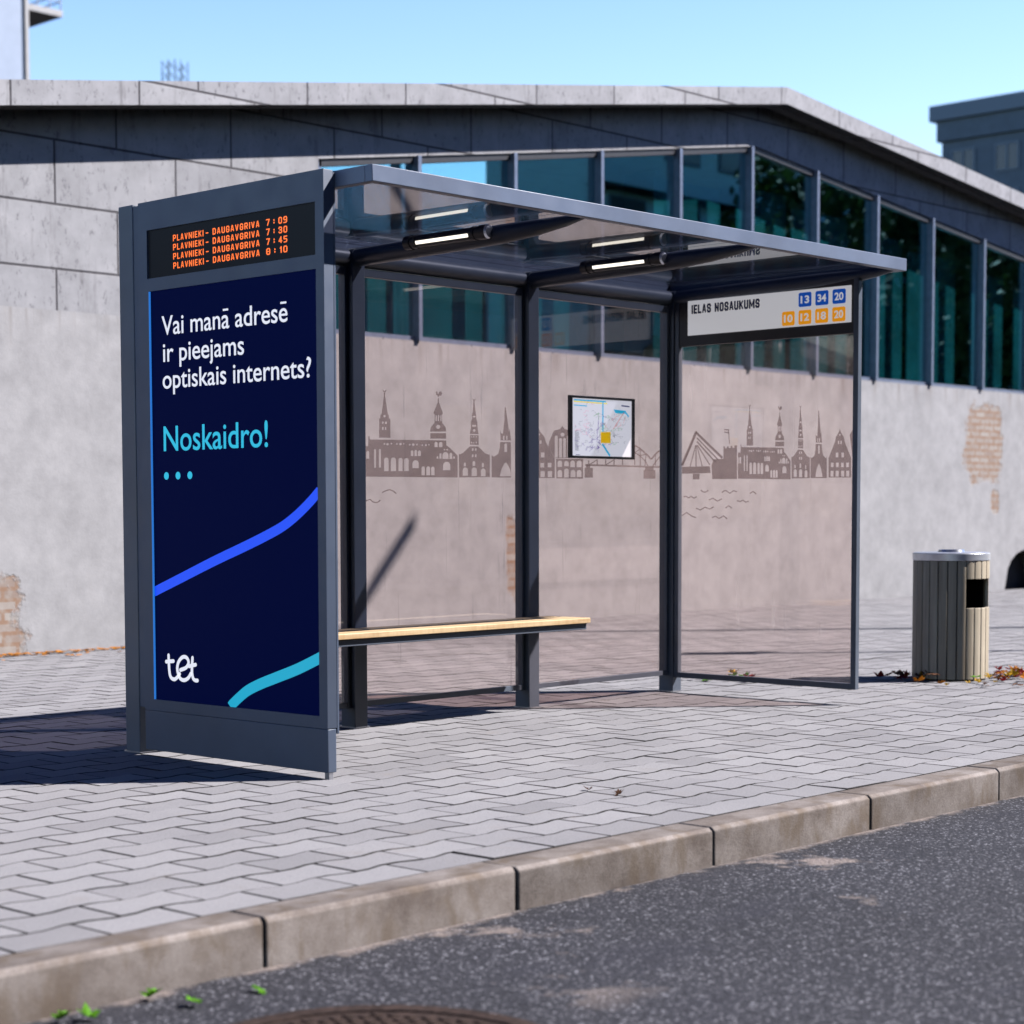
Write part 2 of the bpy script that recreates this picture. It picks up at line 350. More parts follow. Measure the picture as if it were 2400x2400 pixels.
def link(name, me, parent=None, bevel=0.0, smooth=False, seg=2):
    bm = bmesh.new(); bm.from_mesh(me); bmesh.ops.recalc_face_normals(bm, faces=bm.faces)
    if smooth:
        for f in bm.faces: f.smooth = True
        for e in bm.edges:
            if len(e.link_faces) == 2 and e.calc_face_angle(0) > R(40): e.smooth = False
    bm.to_mesh(me); bm.free()
    o = bpy.data.objects.new(name, me); COL.objects.link(o)
    if parent:
        o.parent = parent; o.matrix_parent_inverse = Matrix.Translation(parent.location).inverted()
    if bevel:
        b = o.modifiers.new('bevel', 'BEVEL'); b.width = bevel; b.segments = seg; b.limit_method = 'ANGLE'; b.angle_limit = R(40); b.harden_normals = False
        for p in me.polygons: p.use_smooth = True
        try: me.set_sharp_from_angle(angle=R(60))
        except Exception: pass
    return o
def tag(o, label=None, cat=None, group=None, kind=None):
    if label: o['label'] = label
    if cat: o['category'] = cat
    if group: o['group'] = group
    if kind: o['kind'] = kind
    return o
def thing(name, loc, label, cat, group=None):
    o = bpy.data.objects.new(name, None); o.location = loc; COL.objects.link(o); o.empty_display_size = .2
    return tag(o, label, cat, group)
def plane(origin, right, up):
    r = Vector(right); u = Vector(up); n = r.cross(u); o = Vector(origin)
    return Matrix(((r.x, u.x, n.x, o.x), (r.y, u.y, n.y, o.y), (r.z, u.z, n.z, o.z), (0, 0, 0, 1)))
def curve_mesh(cu, mat4=None, name='print'):
    o = bpy.data.objects.new('tmp', cu); COL.objects.link(o)
    dg = bpy.context.evaluated_depsgraph_get(); dg.update()
    me = bpy.data.meshes.new_from_object(o.evaluated_get(dg)); me.name = name
    bpy.data.objects.remove(o); bpy.data.curves.remove(cu)
    if mat4: me.transform(mat4)
    return me
def fill(loops, depth=0.0):
    cu = bpy.data.curves.new('fill', 'CURVE'); cu.dimensions = '2D'; cu.fill_mode = 'BOTH'; cu.extrude = depth/2
    for lp in loops:
        sp = cu.splines.new('POLY'); sp.points.add(len(lp)-1); sp.use_cyclic_u = True
        for p, q in zip(sp.points, lp): p.co = (q[0], q[1], 0, 1)
    return cu
def join_meshes(ms, name):
    bm = bmesh.new()
    for m in ms: bm.from_mesh(m)
    me = bpy.data.meshes.new(name); bm.to_mesh(me); bm.free()
    for m in ms: bpy.data.meshes.remove(m)
    return me
def place(me, name, mat, parent, P4, lift=0.0):
    me.transform(P4 @ Matrix.Translation((0, 0, lift))); me.materials.clear(); me.materials.append(mat)
    return link(name, me, parent)
def text(body, x0, x1, base, cap, bold=0.0, space=1.0, depth=.0):
    """Lettering fitted to a box: left x0, right x1, baseline, capital height."""
    def mk(b):
        cu = bpy.data.curves.new('t', 'FONT'); cu.body = b; cu.size = 1; cu.space_character = space; cu.offset = bold; cu.resolution_u = 6; cu.fill_mode = 'FRONT'
        return curve_mesh(cu)
    h = mk('H'); H = max(v.co.y for v in h.vertices) - min(v.co.y for v in h.vertices); hb = min(v.co.y for v in h.vertices); bpy.data.meshes.remove(h)
    me = mk(body); xs = [v.co.x for v in me.vertices]; a, b = min(xs), max(xs)
    sx = (x1-x0)/(b-a); sy = cap/H
    for v in me.vertices: v.co = (x0 + (v.co.x-a)*sx, base + (v.co.y-hb)*sy, 0)
    return me
def stroke(pts, w, cap=6):
    """A round-ended flat stroke as one polygon loop."""
    n = len(pts); L = []; Rr = []
    for i, p in enumerate(pts):
        a = pts[max(0, i-1)]; b = pts[min(n-1, i+1)]; d = (b[0]-a[0], b[1]-a[1]); l = math.hypot(*d) or 1
        if 0 < i < n-1:
            d1 = (p[0]-a[0], p[1]-a[1]); d2 = (b[0]-p[0], b[1]-p[1]); l1 = math.hypot(*d1) or 1; l2 = math.hypot(*d2) or 1
            n1 = (-d1[1]/l1, d1[0]/l1); n2 = (-d2[1]/l2, d2[0]/l2); sx, sy = n1[0]+n2[0], n1[1]+n2[1]; sl = math.hypot(sx, sy) or 1
            k = min(2.2, 2/max(sl, .3)); nx, ny = sx/sl*k*w/2, sy/sl*k*w/2
        else:
            nx, ny = -d[1]/l*w/2, d[0]/l*w/2
        L.append((p[0]+nx, p[1]+ny)); Rr.append((p[0]-nx, p[1]-ny))
    out = list(L)
    if cap:
        a0 = math.atan2(L[-1][1]-pts[-1][1], L[-1][0]-pts[-1][0])
        out += [(pts[-1][0]+w/2*math.cos(a0-math.pi*k/cap), pts[-1][1]+w/2*math.sin(a0-math.pi*k/cap)) for k in range(1, cap)]
    out += Rr[::-1]
    if cap:
        a0 = math.atan2(Rr[0][1]-pts[0][1], Rr[0][0]-pts[0][0])
        out += [(pts[0][0]+w/2*math.cos(a0-math.pi*k/cap), pts[0][1]+w/2*math.sin(a0-math.pi*k/cap)) for k in range(1, cap)]
    return out
def catmull(pts, n=6):
    out = []
    P_ = [pts[0]] + list(pts) + [pts[-1]]
    for i in range(1, len(P_)-2):
        a, b, c, d = P_[i-1:i+3]
        for k in range(n):
            t = k/n
            out.append(tuple(.5*((2*b[j]) + (c[j]-a[j])*t + (2*a[j]-5*b[j]+4*c[j]-d[j])*t*t + (3*b[j]-a[j]-3*c[j]+d[j])*t**3) for j in range(2)))
    out.append(tuple(pts[-1])); return out
def rrect(x0, x1, y0, y1, r, n=5):
    o = []
    for cx, cy, a in ((x1-r, y1-r, 0), (x0+r, y1-r, 90), (x0+r, y0+r, 180), (x1-r, y0+r, 270)):
        for k in range(n+1): t = R(a+90*k/n); o.append((cx+r*math.cos(t), cy+r*math.sin(t)))
    return o
def disc(x, y, r, n=18, sx=1.0): return [(x+sx*r*math.cos(2*math.pi*k/n), y+r*math.sin(2*math.pi*k/n)) for k in range(n)]

# heavy condensed block capitals, each letter drawn from mitred strokes
_O = [[(.5, 1), (.8, 1), (1, .84), (1, .16), (.8, 0), (.5, 0)], [(.5, 0), (.2, 0), (0, .16), (0, .84), (.2, 1), (.5, 1)]]
_S = [(0, 0), (0, 1)]; _P = [(0, 1), (.8, 1), (1, .84), (1, .6), (.8, .44), (0, .44)]
# letter: (relative width, strokes); a leading number thins that stroke
GL = {'A': (1, [[.85, (0, 0), (.40, 1)], [.85, (1, 0), (.60, 1)], [.8, (.22, .27), (.78, .27)], [(.46, 1), (.54, 1)]]), 'P': (1, [_S, _P]), 'L': (.8, [[(0, 1), (0, 0), (1, 0)]]),
 'V': (1, [[.9, (0, 1), (.44, 0)], [.9, (.56, 0), (1, 1)]]), 'N': (1, [_S, [(1, 0), (1, 1)], [.75, (.06, .95), (.94, .05)]]), 'I': (.0, [_S]), 'E': (.8, [[(1, 1), (0, 1), (0, 0), (1, 0)], [(.1, .5), (.85, .5)]]),
 'K': (1, [_S, [.85, (1, 1), (.14, .46)], [.85, (.36, .56), (1, 0)]]), 'D': (1, [_S, [(0, 1), (.72, 1), (1, .8), (1, .2), (.72, 0), (0, 0)]]), 'U': (1, [[(0, 1), (0, .16), (.2, 0), (.8, 0), (1, .16), (1, 1)]]),
 'G': (1, [[(1, .74), (1, .84), (.8, 1), (.2, 1), (0, .84), (0, .16), (.2, 0), (.8, 0), (1, .16), (1, .46)], [(.6, .46), (1, .46)]]), 'R': (1, [_S, _P, [.9, (.55, .42), (1, 0)]]),
 'S': (1, [[(1, .80), (1, .84), (.8, 1), (.2, 1), (0, .84), (0, .68), (.2, .52)], [(.2, .54), (.8, .46)], [(.8, .48), (1, .32), (1, .16), (.8, 0), (.2, 0), (0, .16), (0, .20)]]), 'O': (1, _O), '0': (1, _O),
 'M': (1.5, [_S, [(1, 0), (1, 1)], [.7, (.04, .98), (.5, .2)], [.7, (.5, .2), (.96, .98)]]),
 '1': (.4, [[(.8, 0), (.8, 1)], [.8, (0, .78), (.8, .98)]]), '3': (1, [[(0, .8), (.2, 1), (.8, 1), (1, .84), (1, .64), (.8, .52)], [(.35, .52), (.8, .52)], [(.8, .52), (1, .36), (1, .16), (.8, 0), (.2, 0), (0, .18)]]), '4': (1, [[(.74, 0), (.74, 1)], [.85, (.66, 1), (0, .3)], [(0, .28), (1, .28)]]),
 '5': (1, [[(1, 1), (0, 1), (0, .56)], [(0, .56), (.8, .56), (1, .42), (1, .16), (.8, 0), (0, 0)]]), '7': (1, [[(0, 1), (1, 1)], [(1, .98), (.4, 0)]]), '8': (1, _O + [[.8, (.1, .5), (.9, .5)]]), '9': (1, [[(0, 0), (.8, 0), (1, .16), (1, .84), (.8, 1), (.5, 1)], [(.5, 1), (.2, 1), (0, .84), (0, .6), (.2, .45)], [(.2, .45), (.9, .45)]]),
 ':': (.0, [[(0, .2), (0, .34)], [(0, .66), (0, .8)]]), '-': (.6, [[(0, .42), (1, .42)]])}
def block_text(body, x0, x1, base, cap, wt=.19, ratio=.40, gap=.15, slant=0.0):
    """wt: stroke weight, ratio: centre-line width, gap: spacing, all in capital heights."""
    pen = 0.0; items = []
    for ch in body:
        if ch == ' ': pen += .42; continue
        wd, strokes = GL[ch]; wpx = wd*ratio
        for q in strokes:
            wf = q[0] if isinstance(q[0], float) else 1.0; q = q[1:] if isinstance(q[0], float) else q
            pts = [[pen+wt/2+p[0]*wpx, wt/2+p[1]*(1-wt)] for p in q]
            for e, nb in ((0, 1), (-1, -2)):      # square ends project by half the weight
                dx, dy = pts[e][0]-pts[nb][0], pts[e][1]-pts[nb][1]; l = math.hypot(dx, dy) or 1
                k_ = .46*wt if ch not in 'AVNMK' or abs(dx) < 1e-4 else .30*wt
                pts[e] = [pts[e][0]+dx/l*k_, pts[e][1]+dy/l*k_]
            items.append((pts, wt*wf))
        pen += wpx + wt + gap
    pen -= gap; k = (x1-x0)/pen; ms = []
    for n_, (q, wq) in enumerate(items):
        me = curve_mesh(fill([stroke(q, wq, 0)]))
        for v in me.vertices: v.co = (x0+v.co.x*k, base+v.co.y*cap, .00012*(n_ % 5))
        ms.append(me)
    return join_meshes(ms, 'block_text')
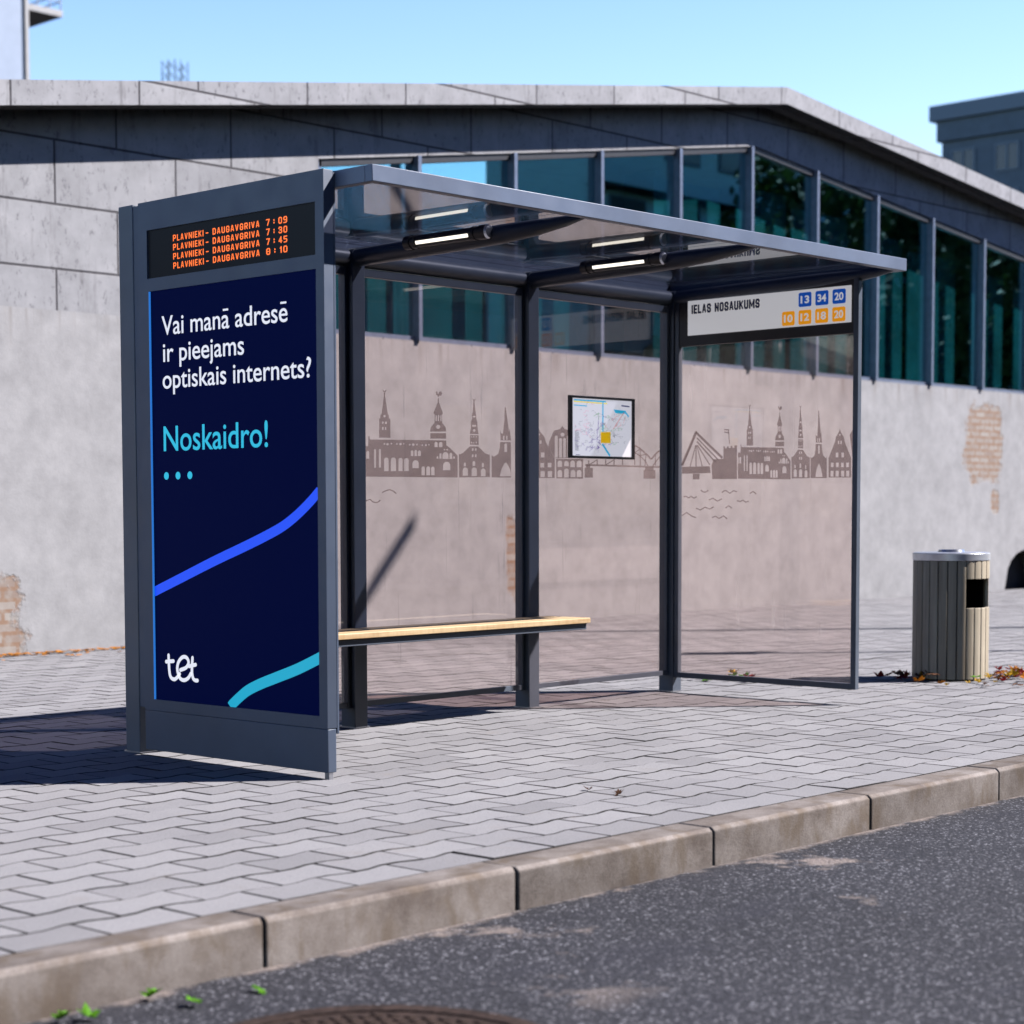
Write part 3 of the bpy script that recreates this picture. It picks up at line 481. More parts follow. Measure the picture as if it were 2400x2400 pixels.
# ------------------------------------------------------------------ traced outlines of the print on the glass (metres, in the plane of the pane)
SKY_BACK=[[[[1.4685,1.2495],[1.4699,1.3989],[1.4826,1.4052],[1.4969,1.3995],[1.502,1.4057],[1.5041,1.4509],[1.5109,1.4529],[1.5149,1.4349],[1.9442,1.4423],[2.0669,1.4428],[2.0686,1.4183],[2.0942,1.4063],[2.1541,1.3664],[2.1534,1.2523]],[[1.4727,1.3387],[1.473,1.3722],[1.4738,1.3738],[1.4757,1.3748],[1.478,1.3749],[1.4799,1.3739],[1.4806,1.3723],[1.4803,1.3389]],[[1.4887,1.339],[1.489,1.3698],[1.491,1.3741],[1.496,1.3768],[1.5023,1.3769],[1.5073,1.3744],[1.5092,1.3702],[1.5089,1.3394]],[[1.5424,1.2945],[1.5432,1.3824],[1.5446,1.3852],[1.548,1.3871],[1.5522,1.3872],[1.5556,1.3855],[1.5568,1.3826],[1.556,1.2947]],[[1.5765,1.2962],[1.5773,1.3843],[1.5786,1.3872],[1.5821,1.389],[1.5863,1.3891],[1.5897,1.3874],[1.591,1.3846],[1.5902,1.2964]],[[1.6132,1.2784],[1.6137,1.336],[1.6168,1.3427],[1.6248,1.3469],[1.6346,1.3471],[1.6425,1.3431],[1.6455,1.3366],[1.645,1.2788]],[[1.6606,1.279],[1.6611,1.335],[1.6647,1.3428],[1.674,1.3477],[1.6855,1.3479],[1.6948,1.3433],[1.6983,1.3356],[1.6979,1.2795]],[[1.7153,1.2803],[1.7158,1.3368],[1.7186,1.343],[1.7261,1.3469],[1.7353,1.3471],[1.7427,1.3434],[1.7455,1.3373],[1.745,1.2807]],[[1.7564,1.2809],[1.7568,1.3354],[1.76,1.3421],[1.7681,1.3464],[1.7782,1.3466],[1.7863,1.3426],[1.7894,1.3359],[1.7889,1.2813]],[[1.8054,1.3581],[1.8056,1.3803],[1.8073,1.384],[1.8117,1.3863],[1.8172,1.3864],[1.8216,1.3843],[1.8233,1.3807],[1.8231,1.3584]],[[1.832,1.3586],[1.8321,1.384],[1.8339,1.3876],[1.8383,1.39],[1.8438,1.3901],[1.8482,1.3879],[1.8499,1.3843],[1.8497,1.3589]],[[1.8559,1.359],[1.8561,1.3798],[1.8582,1.3844],[1.8638,1.3873],[1.8707,1.3875],[1.8763,1.3848],[1.8784,1.3802],[1.8782,1.3594]],[[1.8164,1.2965],[1.8166,1.3212],[1.8211,1.3307],[1.8327,1.3368],[1.8469,1.337],[1.8584,1.3314],[1.8628,1.3219],[1.8626,1.2971]],[[1.8829,1.2607],[1.8831,1.2983],[1.8855,1.3033],[1.8915,1.3064],[1.899,1.3065],[1.905,1.3036],[1.9073,1.2987],[1.907,1.261]],[[1.9178,1.2611],[1.9181,1.2976],[1.9208,1.3033],[1.9277,1.3069],[1.9364,1.307],[1.9433,1.3036],[1.946,1.298],[1.9457,1.2614]],[[1.9538,1.2615],[1.9541,1.2978],[1.9565,1.3029],[1.9629,1.3062],[1.9707,1.3063],[1.977,1.3032],[1.9794,1.2981],[1.9792,1.2618]],[[2.043,1.2889],[2.0432,1.3141],[2.0485,1.3252],[2.0623,1.3323],[2.0793,1.3326],[2.0931,1.3259],[2.0983,1.3149],[2.0981,1.2896]],[[1.9801,1.407],[1.9802,1.426],[1.9824,1.4307],[1.9881,1.4336],[1.9951,1.4338],[2.0008,1.4311],[2.0029,1.4265],[2.0028,1.4074]],[[2.0137,1.4077],[2.0138,1.4259],[2.0163,1.4311],[2.0227,1.4344],[2.0306,1.4346],[2.0369,1.4315],[2.0393,1.4264],[2.0392,1.4082]],[[2.0161,1.3482],[2.0162,1.3711],[2.0177,1.3742],[2.0216,1.3762],[2.0264,1.3763],[2.0302,1.3745],[2.0317,1.3714],[2.0315,1.3484]],[[2.0388,1.3473],[2.039,1.3674],[2.0434,1.3767],[2.0549,1.3827],[2.069,1.3829],[2.0805,1.3774],[2.0848,1.3683],[2.0847,1.3481]],[[2.092,1.3482],[2.0922,1.3728],[2.0941,1.3769],[2.0992,1.3796],[2.1055,1.3797],[2.1105,1.3773],[2.1125,1.3732],[2.1123,1.3486]],[[1.9951,1.3478],[1.9952,1.356],[1.9964,1.3586],[1.9996,1.3602],[2.0035,1.3603],[2.0067,1.3587],[2.0079,1.3562],[2.0079,1.348]],[[2.1216,1.35],[2.1216,1.3589],[2.1227,1.3611],[2.1255,1.3625],[2.1289,1.3626],[2.1317,1.3613],[2.1327,1.3591],[2.1327,1.3502]],[[1.6233,1.4154],[1.6207,1.4116],[1.615,1.4105],[1.6104,1.413],[1.6105,1.4171],[1.6151,1.4198],[1.6208,1.4191]],[[1.6475,1.4144],[1.644,1.4093],[1.6364,1.4079],[1.6303,1.4112],[1.6303,1.4168],[1.6365,1.4204],[1.6441,1.4193]],[[1.6725,1.4177],[1.67,1.4141],[1.6646,1.4132],[1.6604,1.4155],[1.6604,1.4194],[1.6647,1.4219],[1.6701,1.4212]],[[1.7115,1.4174],[1.7091,1.4138],[1.7037,1.4128],[1.6993,1.4151],[1.6994,1.4191],[1.7037,1.4216],[1.7091,1.4208]],[[1.7404,1.4171],[1.7369,1.412],[1.7292,1.4106],[1.723,1.4139],[1.723,1.4195],[1.7293,1.4231],[1.737,1.4221]],[[1.7595,1.4191],[1.7574,1.416],[1.7527,1.4152],[1.749,1.4172],[1.749,1.4205],[1.7528,1.4227],[1.7575,1.4221]],[[1.8044,1.4155],[1.8018,1.4116],[1.7959,1.4106],[1.7912,1.4131],[1.7912,1.4173],[1.796,1.42],[1.8018,1.4192]],[[1.8329,1.4161],[1.829,1.4105],[1.8203,1.4089],[1.8134,1.4126],[1.8135,1.4188],[1.8204,1.4228],[1.8291,1.4216]],[[1.8567,1.4173],[1.854,1.4134],[1.8481,1.4123],[1.8434,1.4149],[1.8434,1.4191],[1.8482,1.4218],[1.8541,1.421]],[[1.895,1.4154],[1.8928,1.4123],[1.8881,1.4114],[1.8842,1.4134],[1.8843,1.4168],[1.8881,1.419],[1.8929,1.4184]],[[1.9238,1.416],[1.9207,1.4116],[1.9139,1.4104],[1.9085,1.4133],[1.9086,1.4181],[1.914,1.4212],[1.9208,1.4203]],[[1.9444,1.418],[1.942,1.4146],[1.9368,1.4137],[1.9327,1.4159],[1.9327,1.4196],[1.9369,1.422],[1.9421,1.4213]],[[2.0595,1.3955],[2.0574,1.3923],[2.0525,1.3915],[2.0486,1.3935],[2.0486,1.397],[2.0525,1.3992],[2.0574,1.3985]],[[2.0807,1.3959],[2.0783,1.3925],[2.073,1.3916],[2.0687,1.3938],[2.0688,1.3975],[2.073,1.3999],[2.0783,1.3992]]],[[[1.5787,1.445],[1.5813,1.5408],[1.5881,1.5423],[1.59,1.5593],[1.5986,1.5657],[1.6148,1.6572],[1.6141,1.6718],[1.6244,1.6722],[1.6225,1.6576],[1.6415,1.5671],[1.6483,1.56],[1.6499,1.5443],[1.6594,1.5421],[1.6586,1.447]],[[1.6268,1.5545],[1.6251,1.5508],[1.6208,1.5485],[1.6155,1.5483],[1.6112,1.5504],[1.6096,1.5539],[1.6113,1.5575],[1.6156,1.5599],[1.6209,1.56],[1.6252,1.558]],[[1.6007,1.5154],[1.6008,1.5263],[1.6111,1.5266],[1.611,1.5157]],[[1.6221,1.516],[1.6222,1.527],[1.6343,1.5273],[1.6342,1.5164]],[[1.6004,1.485],[1.6006,1.499],[1.6108,1.4993],[1.6107,1.4853]],[[1.621,1.4856],[1.6211,1.4996],[1.6297,1.4998],[1.6296,1.4858]]],[[[1.604,1.6883],[1.6184,1.6792],[1.6365,1.6897],[1.6261,1.6741],[1.6132,1.6735]]],[[[1.9488,1.4499],[1.949,1.478],[2.0671,1.4811],[2.067,1.4528]]],[[[1.9472,1.4854],[1.9537,1.5092],[1.981,1.5319],[1.9831,1.5756],[1.9749,1.5797],[1.975,1.586],[2.0043,1.6357],[2.0063,1.6595],[2.0135,1.6598],[2.0152,1.6361],[2.0422,1.5883],[2.0421,1.5808],[2.0366,1.5756],[2.0382,1.5336],[2.0627,1.5124],[2.069,1.49]],[[1.9883,1.5415],[1.9885,1.5714],[1.9975,1.5717],[1.9973,1.5418]],[[2.0055,1.542],[2.0057,1.5733],[2.0148,1.5736],[2.0146,1.5423]],[[2.0246,1.5426],[2.0248,1.5727],[2.033,1.5729],[2.0328,1.5429]],[[2.0244,1.5126],[2.0161,1.5026],[1.9998,1.5021],[1.9917,1.5116],[1.9999,1.5216],[2.0163,1.5221]]],[[[1.9911,1.6913],[2.0001,1.6954],[2.0082,1.6795],[2.0183,1.6937],[2.0319,1.6955],[2.0391,1.6839],[2.03,1.6729],[2.0154,1.6723],[2.0108,1.6615],[2.0045,1.6719],[1.9937,1.6777]]],[[[2.1655,1.2525],[2.1634,1.3773],[2.1699,1.373],[2.1961,1.3818],[2.245,1.4146],[2.2572,1.4174],[2.314,1.4174],[2.3282,1.4081],[2.3663,1.3832],[2.3998,1.3755],[2.4046,1.3794],[2.4041,1.2569]],[[2.1926,1.2623],[2.1928,1.2918],[2.1967,1.2999],[2.2068,1.305],[2.2192,1.3052],[2.2293,1.3004],[2.2331,1.2924],[2.2329,1.2627]],[[2.2612,1.2611],[2.2613,1.2927],[2.2652,1.3009],[2.2754,1.306],[2.288,1.3062],[2.2982,1.3013],[2.302,1.2933],[2.3019,1.2616]],[[2.3342,1.2606],[2.3343,1.2902],[2.3378,1.2974],[2.3469,1.3019],[2.3581,1.3021],[2.3672,1.2978],[2.3706,1.2906],[2.3705,1.261]],[[2.2013,1.3113],[2.2014,1.3257],[2.2029,1.3289],[2.2069,1.3309],[2.2118,1.331],[2.2158,1.3291],[2.2173,1.3259],[2.2172,1.3116]],[[2.269,1.3142],[2.2691,1.3328],[2.2711,1.3369],[2.2763,1.3396],[2.2827,1.3397],[2.2879,1.3372],[2.2899,1.3331],[2.2898,1.3145]],[[2.342,1.3089],[2.3421,1.3266],[2.3435,1.3294],[2.3471,1.3312],[2.3515,1.3313],[2.3551,1.3296],[2.3564,1.3268],[2.3564,1.3091]],[[2.2647,1.394],[2.2647,1.4067],[2.276,1.407],[2.276,1.3942]],[[2.2883,1.3945],[2.2883,1.4072],[2.2997,1.4075],[2.2996,1.3947]],[[2.2645,1.3601],[2.2646,1.3748],[2.2759,1.375],[2.2758,1.3604]],[[2.2881,1.3606],[2.2882,1.3753],[2.2996,1.3755],[2.2995,1.3608]]],[[[2.2488,1.4255],[2.2509,1.4759],[2.3171,1.4763],[2.3169,1.4251]],[[2.2575,1.4639],[2.2575,1.4703],[2.265,1.4705],[2.265,1.4641]],[[2.2735,1.4643],[2.2735,1.4707],[2.283,1.471],[2.2829,1.4646]],[[2.2952,1.4649],[2.2953,1.4713],[2.3038,1.4715],[2.3038,1.4651]],[[2.2573,1.4334],[2.2574,1.4416],[2.2649,1.4418],[2.2649,1.4335]],[[2.2733,1.4324],[2.2734,1.4388],[2.2809,1.439],[2.2809,1.4326]],[[2.2951,1.4342],[2.2951,1.4425],[2.3027,1.4427],[2.3027,1.4344]]],[[[2.2491,1.4822],[2.2577,1.5181],[2.256,1.5435],[2.2674,1.563],[2.2656,1.582],[2.2723,1.6013],[2.2763,1.646],[2.2773,1.655],[2.2867,1.6554],[2.2857,1.6464],[2.2931,1.6021],[2.2987,1.5831],[2.2986,1.564],[2.307,1.5451],[2.3078,1.5195],[2.3171,1.4827]],[[2.2935,1.5013],[2.2915,1.4971],[2.2863,1.4944],[2.2799,1.4942],[2.2747,1.4966],[2.2727,1.5007],[2.2747,1.5049],[2.2799,1.5076],[2.2864,1.5077],[2.2916,1.5053]],[[2.2672,1.5209],[2.2672,1.5298],[2.2956,1.5307],[2.2955,1.5217]],[[2.2731,1.5695],[2.2731,1.5772],[2.292,1.5778],[2.292,1.5701]]],[[[2.2698,1.6681],[2.282,1.6615],[2.2962,1.6685],[2.2877,1.6567],[2.2773,1.6563]]],[[[2.5736,1.2567],[2.4186,1.2551],[2.419,1.3745],[2.4354,1.3651],[2.4723,1.382],[2.4841,1.4146],[2.4871,1.4458],[2.5703,1.4464],[2.5741,1.4226]],[[2.5717,1.2632],[2.4835,1.2622],[2.4963,1.2981],[2.5159,1.3257],[2.5316,1.3376],[2.5473,1.3261],[2.5669,1.299],[2.5717,1.2853]],[[2.521,1.3927],[2.5212,1.4323],[2.5233,1.4365],[2.5286,1.4393],[2.5353,1.4394],[2.5407,1.4369],[2.5427,1.4328],[2.5426,1.3931]]],[[[2.4901,1.4536],[2.4874,1.5151],[2.4941,1.4926],[2.5097,1.4898],[2.5216,1.5647],[2.5248,1.6328],[2.5326,1.6331],[2.5461,1.5655],[2.5586,1.5008],[2.5636,1.5205],[2.5685,1.4946],[2.5742,1.4557]],[[2.5115,1.4574],[2.5116,1.4781],[2.5213,1.4784],[2.5213,1.4576]],[[2.5359,1.458],[2.536,1.4788],[2.5458,1.479],[2.5458,1.4582]]],[[[2.7918,1.2556],[2.7922,1.512],[2.7943,1.5139],[2.8024,1.5306],[2.8105,1.5143],[2.8288,1.4983],[2.8512,1.4823],[2.8614,1.4559],[2.884,1.4298],[2.9128,1.3971],[2.9386,1.3675],[2.9385,1.2571]],[[2.8115,1.4945],[2.8097,1.4909],[2.8052,1.4887],[2.7995,1.4885],[2.7952,1.4904],[2.7952,1.4977],[2.7995,1.4998],[2.8052,1.5],[2.8098,1.4979]],[[2.8104,1.4428],[2.8104,1.4614],[2.8257,1.4617],[2.8257,1.4432]],[[2.8204,1.3688],[2.8205,1.3953],[2.8511,1.3959],[2.8511,1.3693]],[[2.8173,1.3143],[2.8173,1.3389],[2.848,1.3394],[2.8479,1.3147]],[[2.8787,1.3152],[2.8787,1.3398],[2.9096,1.3403],[2.9096,1.3156]],[[2.8172,1.2612],[2.8173,1.2937],[2.853,1.2942],[2.853,1.2616]],[[2.8786,1.2618],[2.8787,1.2945],[2.9147,1.295],[2.9147,1.2622]]],[[[2.9519,1.2559],[2.95,1.3631],[3.1839,1.3671],[3.1839,1.2562]],[[2.9624,1.319],[2.9624,1.3422],[2.9661,1.3495],[2.9757,1.3542],[2.9876,1.3544],[2.9973,1.35],[3.001,1.3428],[3.0009,1.3196]],[[3.0187,1.3239],[3.0187,1.3407],[3.0225,1.3483],[3.0325,1.3531],[3.0448,1.3533],[3.0548,1.3488],[3.0586,1.3413],[3.0586,1.3245]],[[3.0723,1.3193],[3.0723,1.3439],[3.076,1.3513],[3.0858,1.356],[3.0979,1.3562],[3.1077,1.3518],[3.1114,1.3445],[3.1114,1.3198]],[[3.1274,1.32],[3.1274,1.3438],[3.1314,1.3518],[3.142,1.3569],[3.1552,1.3571],[3.1659,1.3524],[3.17,1.3444],[3.17,1.3206]],[[2.9623,1.2627],[2.9624,1.2899],[2.966,1.2972],[2.9757,1.3019],[2.9876,1.302],[2.9972,1.2976],[3.0009,1.2904],[3.0009,1.2631]],[[3.0187,1.2613],[3.0187,1.299],[3.0225,1.3066],[3.0325,1.3113],[3.0448,1.3115],[3.0548,1.307],[3.0586,1.2995],[3.0586,1.2617]],[[3.0744,1.2639],[3.0744,1.2902],[3.0784,1.2982],[3.089,1.3033],[3.1021,1.3035],[3.1127,1.2987],[3.1167,1.2908],[3.1167,1.2643]],[[3.1274,1.2645],[3.1274,1.2909],[3.1314,1.2989],[3.1421,1.304],[3.1552,1.3042],[3.1659,1.2994],[3.17,1.2914],[3.17,1.2649]]],[[[2.9438,1.3676],[2.884,1.4298],[2.8943,1.4634],[2.918,1.4973],[2.9305,1.5176],[2.9854,1.5292],[3.0032,1.5465],[3.022,1.5303],[3.0776,1.5217],[3.1114,1.4754],[3.122,1.4351],[3.0639,1.3697]],[[2.9386,1.3709],[2.9387,1.4828],[2.9412,1.4878],[2.9476,1.491],[2.9556,1.4912],[2.9621,1.4883],[2.9646,1.4835],[2.9645,1.3713]],[[2.9749,1.3715],[2.975,1.4707],[2.9774,1.4755],[2.9836,1.4785],[2.9913,1.4787],[2.9976,1.476],[3.0,1.4713],[2.9999,1.372]],[[3.0104,1.3722],[3.0104,1.4722],[3.0126,1.4766],[3.0184,1.4794],[3.0255,1.4796],[3.0313,1.4771],[3.0335,1.4728],[3.0334,1.3726]],[[3.0439,1.3728],[3.044,1.4872],[3.046,1.4912],[3.0512,1.4938],[3.0577,1.4939],[3.063,1.4916],[3.065,1.4877],[3.0649,1.3731]],[[3.0219,1.4987],[3.0187,1.4923],[3.0104,1.4882],[3.0001,1.4879],[2.9917,1.4916],[2.9885,1.4978],[2.9917,1.5042],[3.0001,1.5083],[3.0104,1.5086],[3.0188,1.5049]]],[[[3.2002,1.3284],[3.8903,1.3264],[3.8907,1.3364],[3.2006,1.3379]]],[[[3.6223,1.4574],[3.6921,1.4343],[3.7624,1.398],[3.8051,1.3706],[3.8169,1.3775],[3.7734,1.4054],[3.7014,1.4424],[3.6302,1.466]]],[[[3.8174,1.3733],[3.8545,1.4032],[3.8953,1.4245],[3.8849,1.4319],[3.8427,1.4098],[3.8046,1.3792]]],[[[3.6153,1.4175],[3.685,1.3975],[3.7461,1.3643],[3.7724,1.3347],[3.7818,1.338],[3.7543,1.3686],[3.691,1.4029],[3.62,1.4234]]],[[[3.6482,1.4536],[3.6486,1.3399],[3.6574,1.34],[3.657,1.4538]]],[[[3.7012,1.4352],[3.7015,1.3374],[3.7104,1.3375],[3.71,1.4354]]],[[[3.7545,1.4038],[3.7459,1.3361],[3.7548,1.3358],[3.7634,1.4036]]],[[[3.655,1.4102],[3.7079,1.4308],[3.7033,1.4354],[3.6505,1.4148]]],[[[3.7067,1.3925],[3.76,1.4011],[3.758,1.4063],[3.7047,1.3977]]],[[[3.8441,1.4064],[3.8444,1.3373],[3.8534,1.3375],[3.8531,1.4066]]],[[[3.8263,1.3329],[3.8947,1.3911],[3.8859,1.3949],[3.8176,1.3367]]],[[[3.2287,1.3599],[3.2287,1.3336],[3.2387,1.3337],[3.2386,1.3601]]],[[[3.3039,1.3665],[3.3039,1.3347],[3.314,1.3349],[3.314,1.3667]]],[[[3.3799,1.3678],[3.3799,1.3358],[3.3901,1.336],[3.3901,1.368]]],[[[3.4566,1.3691],[3.4567,1.337],[3.467,1.3372],[3.4669,1.3693]]],[[[3.5342,1.3704],[3.5343,1.3382],[3.5447,1.3383],[3.5446,1.3706]]],[[[3.2359,1.3314],[3.3112,1.3622],[3.3067,1.3667],[3.2315,1.3359]]],[[[3.3873,1.3337],[3.4641,1.3648],[3.4595,1.3693],[3.3828,1.3381]]],[[[3.1972,1.2626],[3.1971,1.3173],[3.2704,1.3183],[3.2705,1.2633]]],[[[3.7364,1.2616],[3.7362,1.3118],[3.849,1.3132],[3.8492,1.2627]]],[[[3.2087,1.3175],[3.2087,1.3385],[3.247,1.3391],[3.247,1.318]]],[[[3.7504,1.3087],[3.7504,1.3294],[3.8309,1.3305],[3.831,1.3097]]],[[[1.5996,1.1677],[1.6242,1.1769],[1.6511,1.1829],[1.6722,1.1773],[1.6959,1.1636],[1.7015,1.1684],[1.6767,1.1826],[1.6512,1.189],[1.621,1.1825],[1.5957,1.1731]]],[[[1.4703,1.1229],[1.4939,1.1289],[1.5127,1.1338],[1.5283,1.1221],[1.5471,1.1173],[1.5664,1.1188],[1.5886,1.1301],[1.5837,1.1351],[1.563,1.1244],[1.5482,1.1234],[1.5331,1.1271],[1.5149,1.1396],[1.4913,1.1347],[1.4676,1.1286]]]]
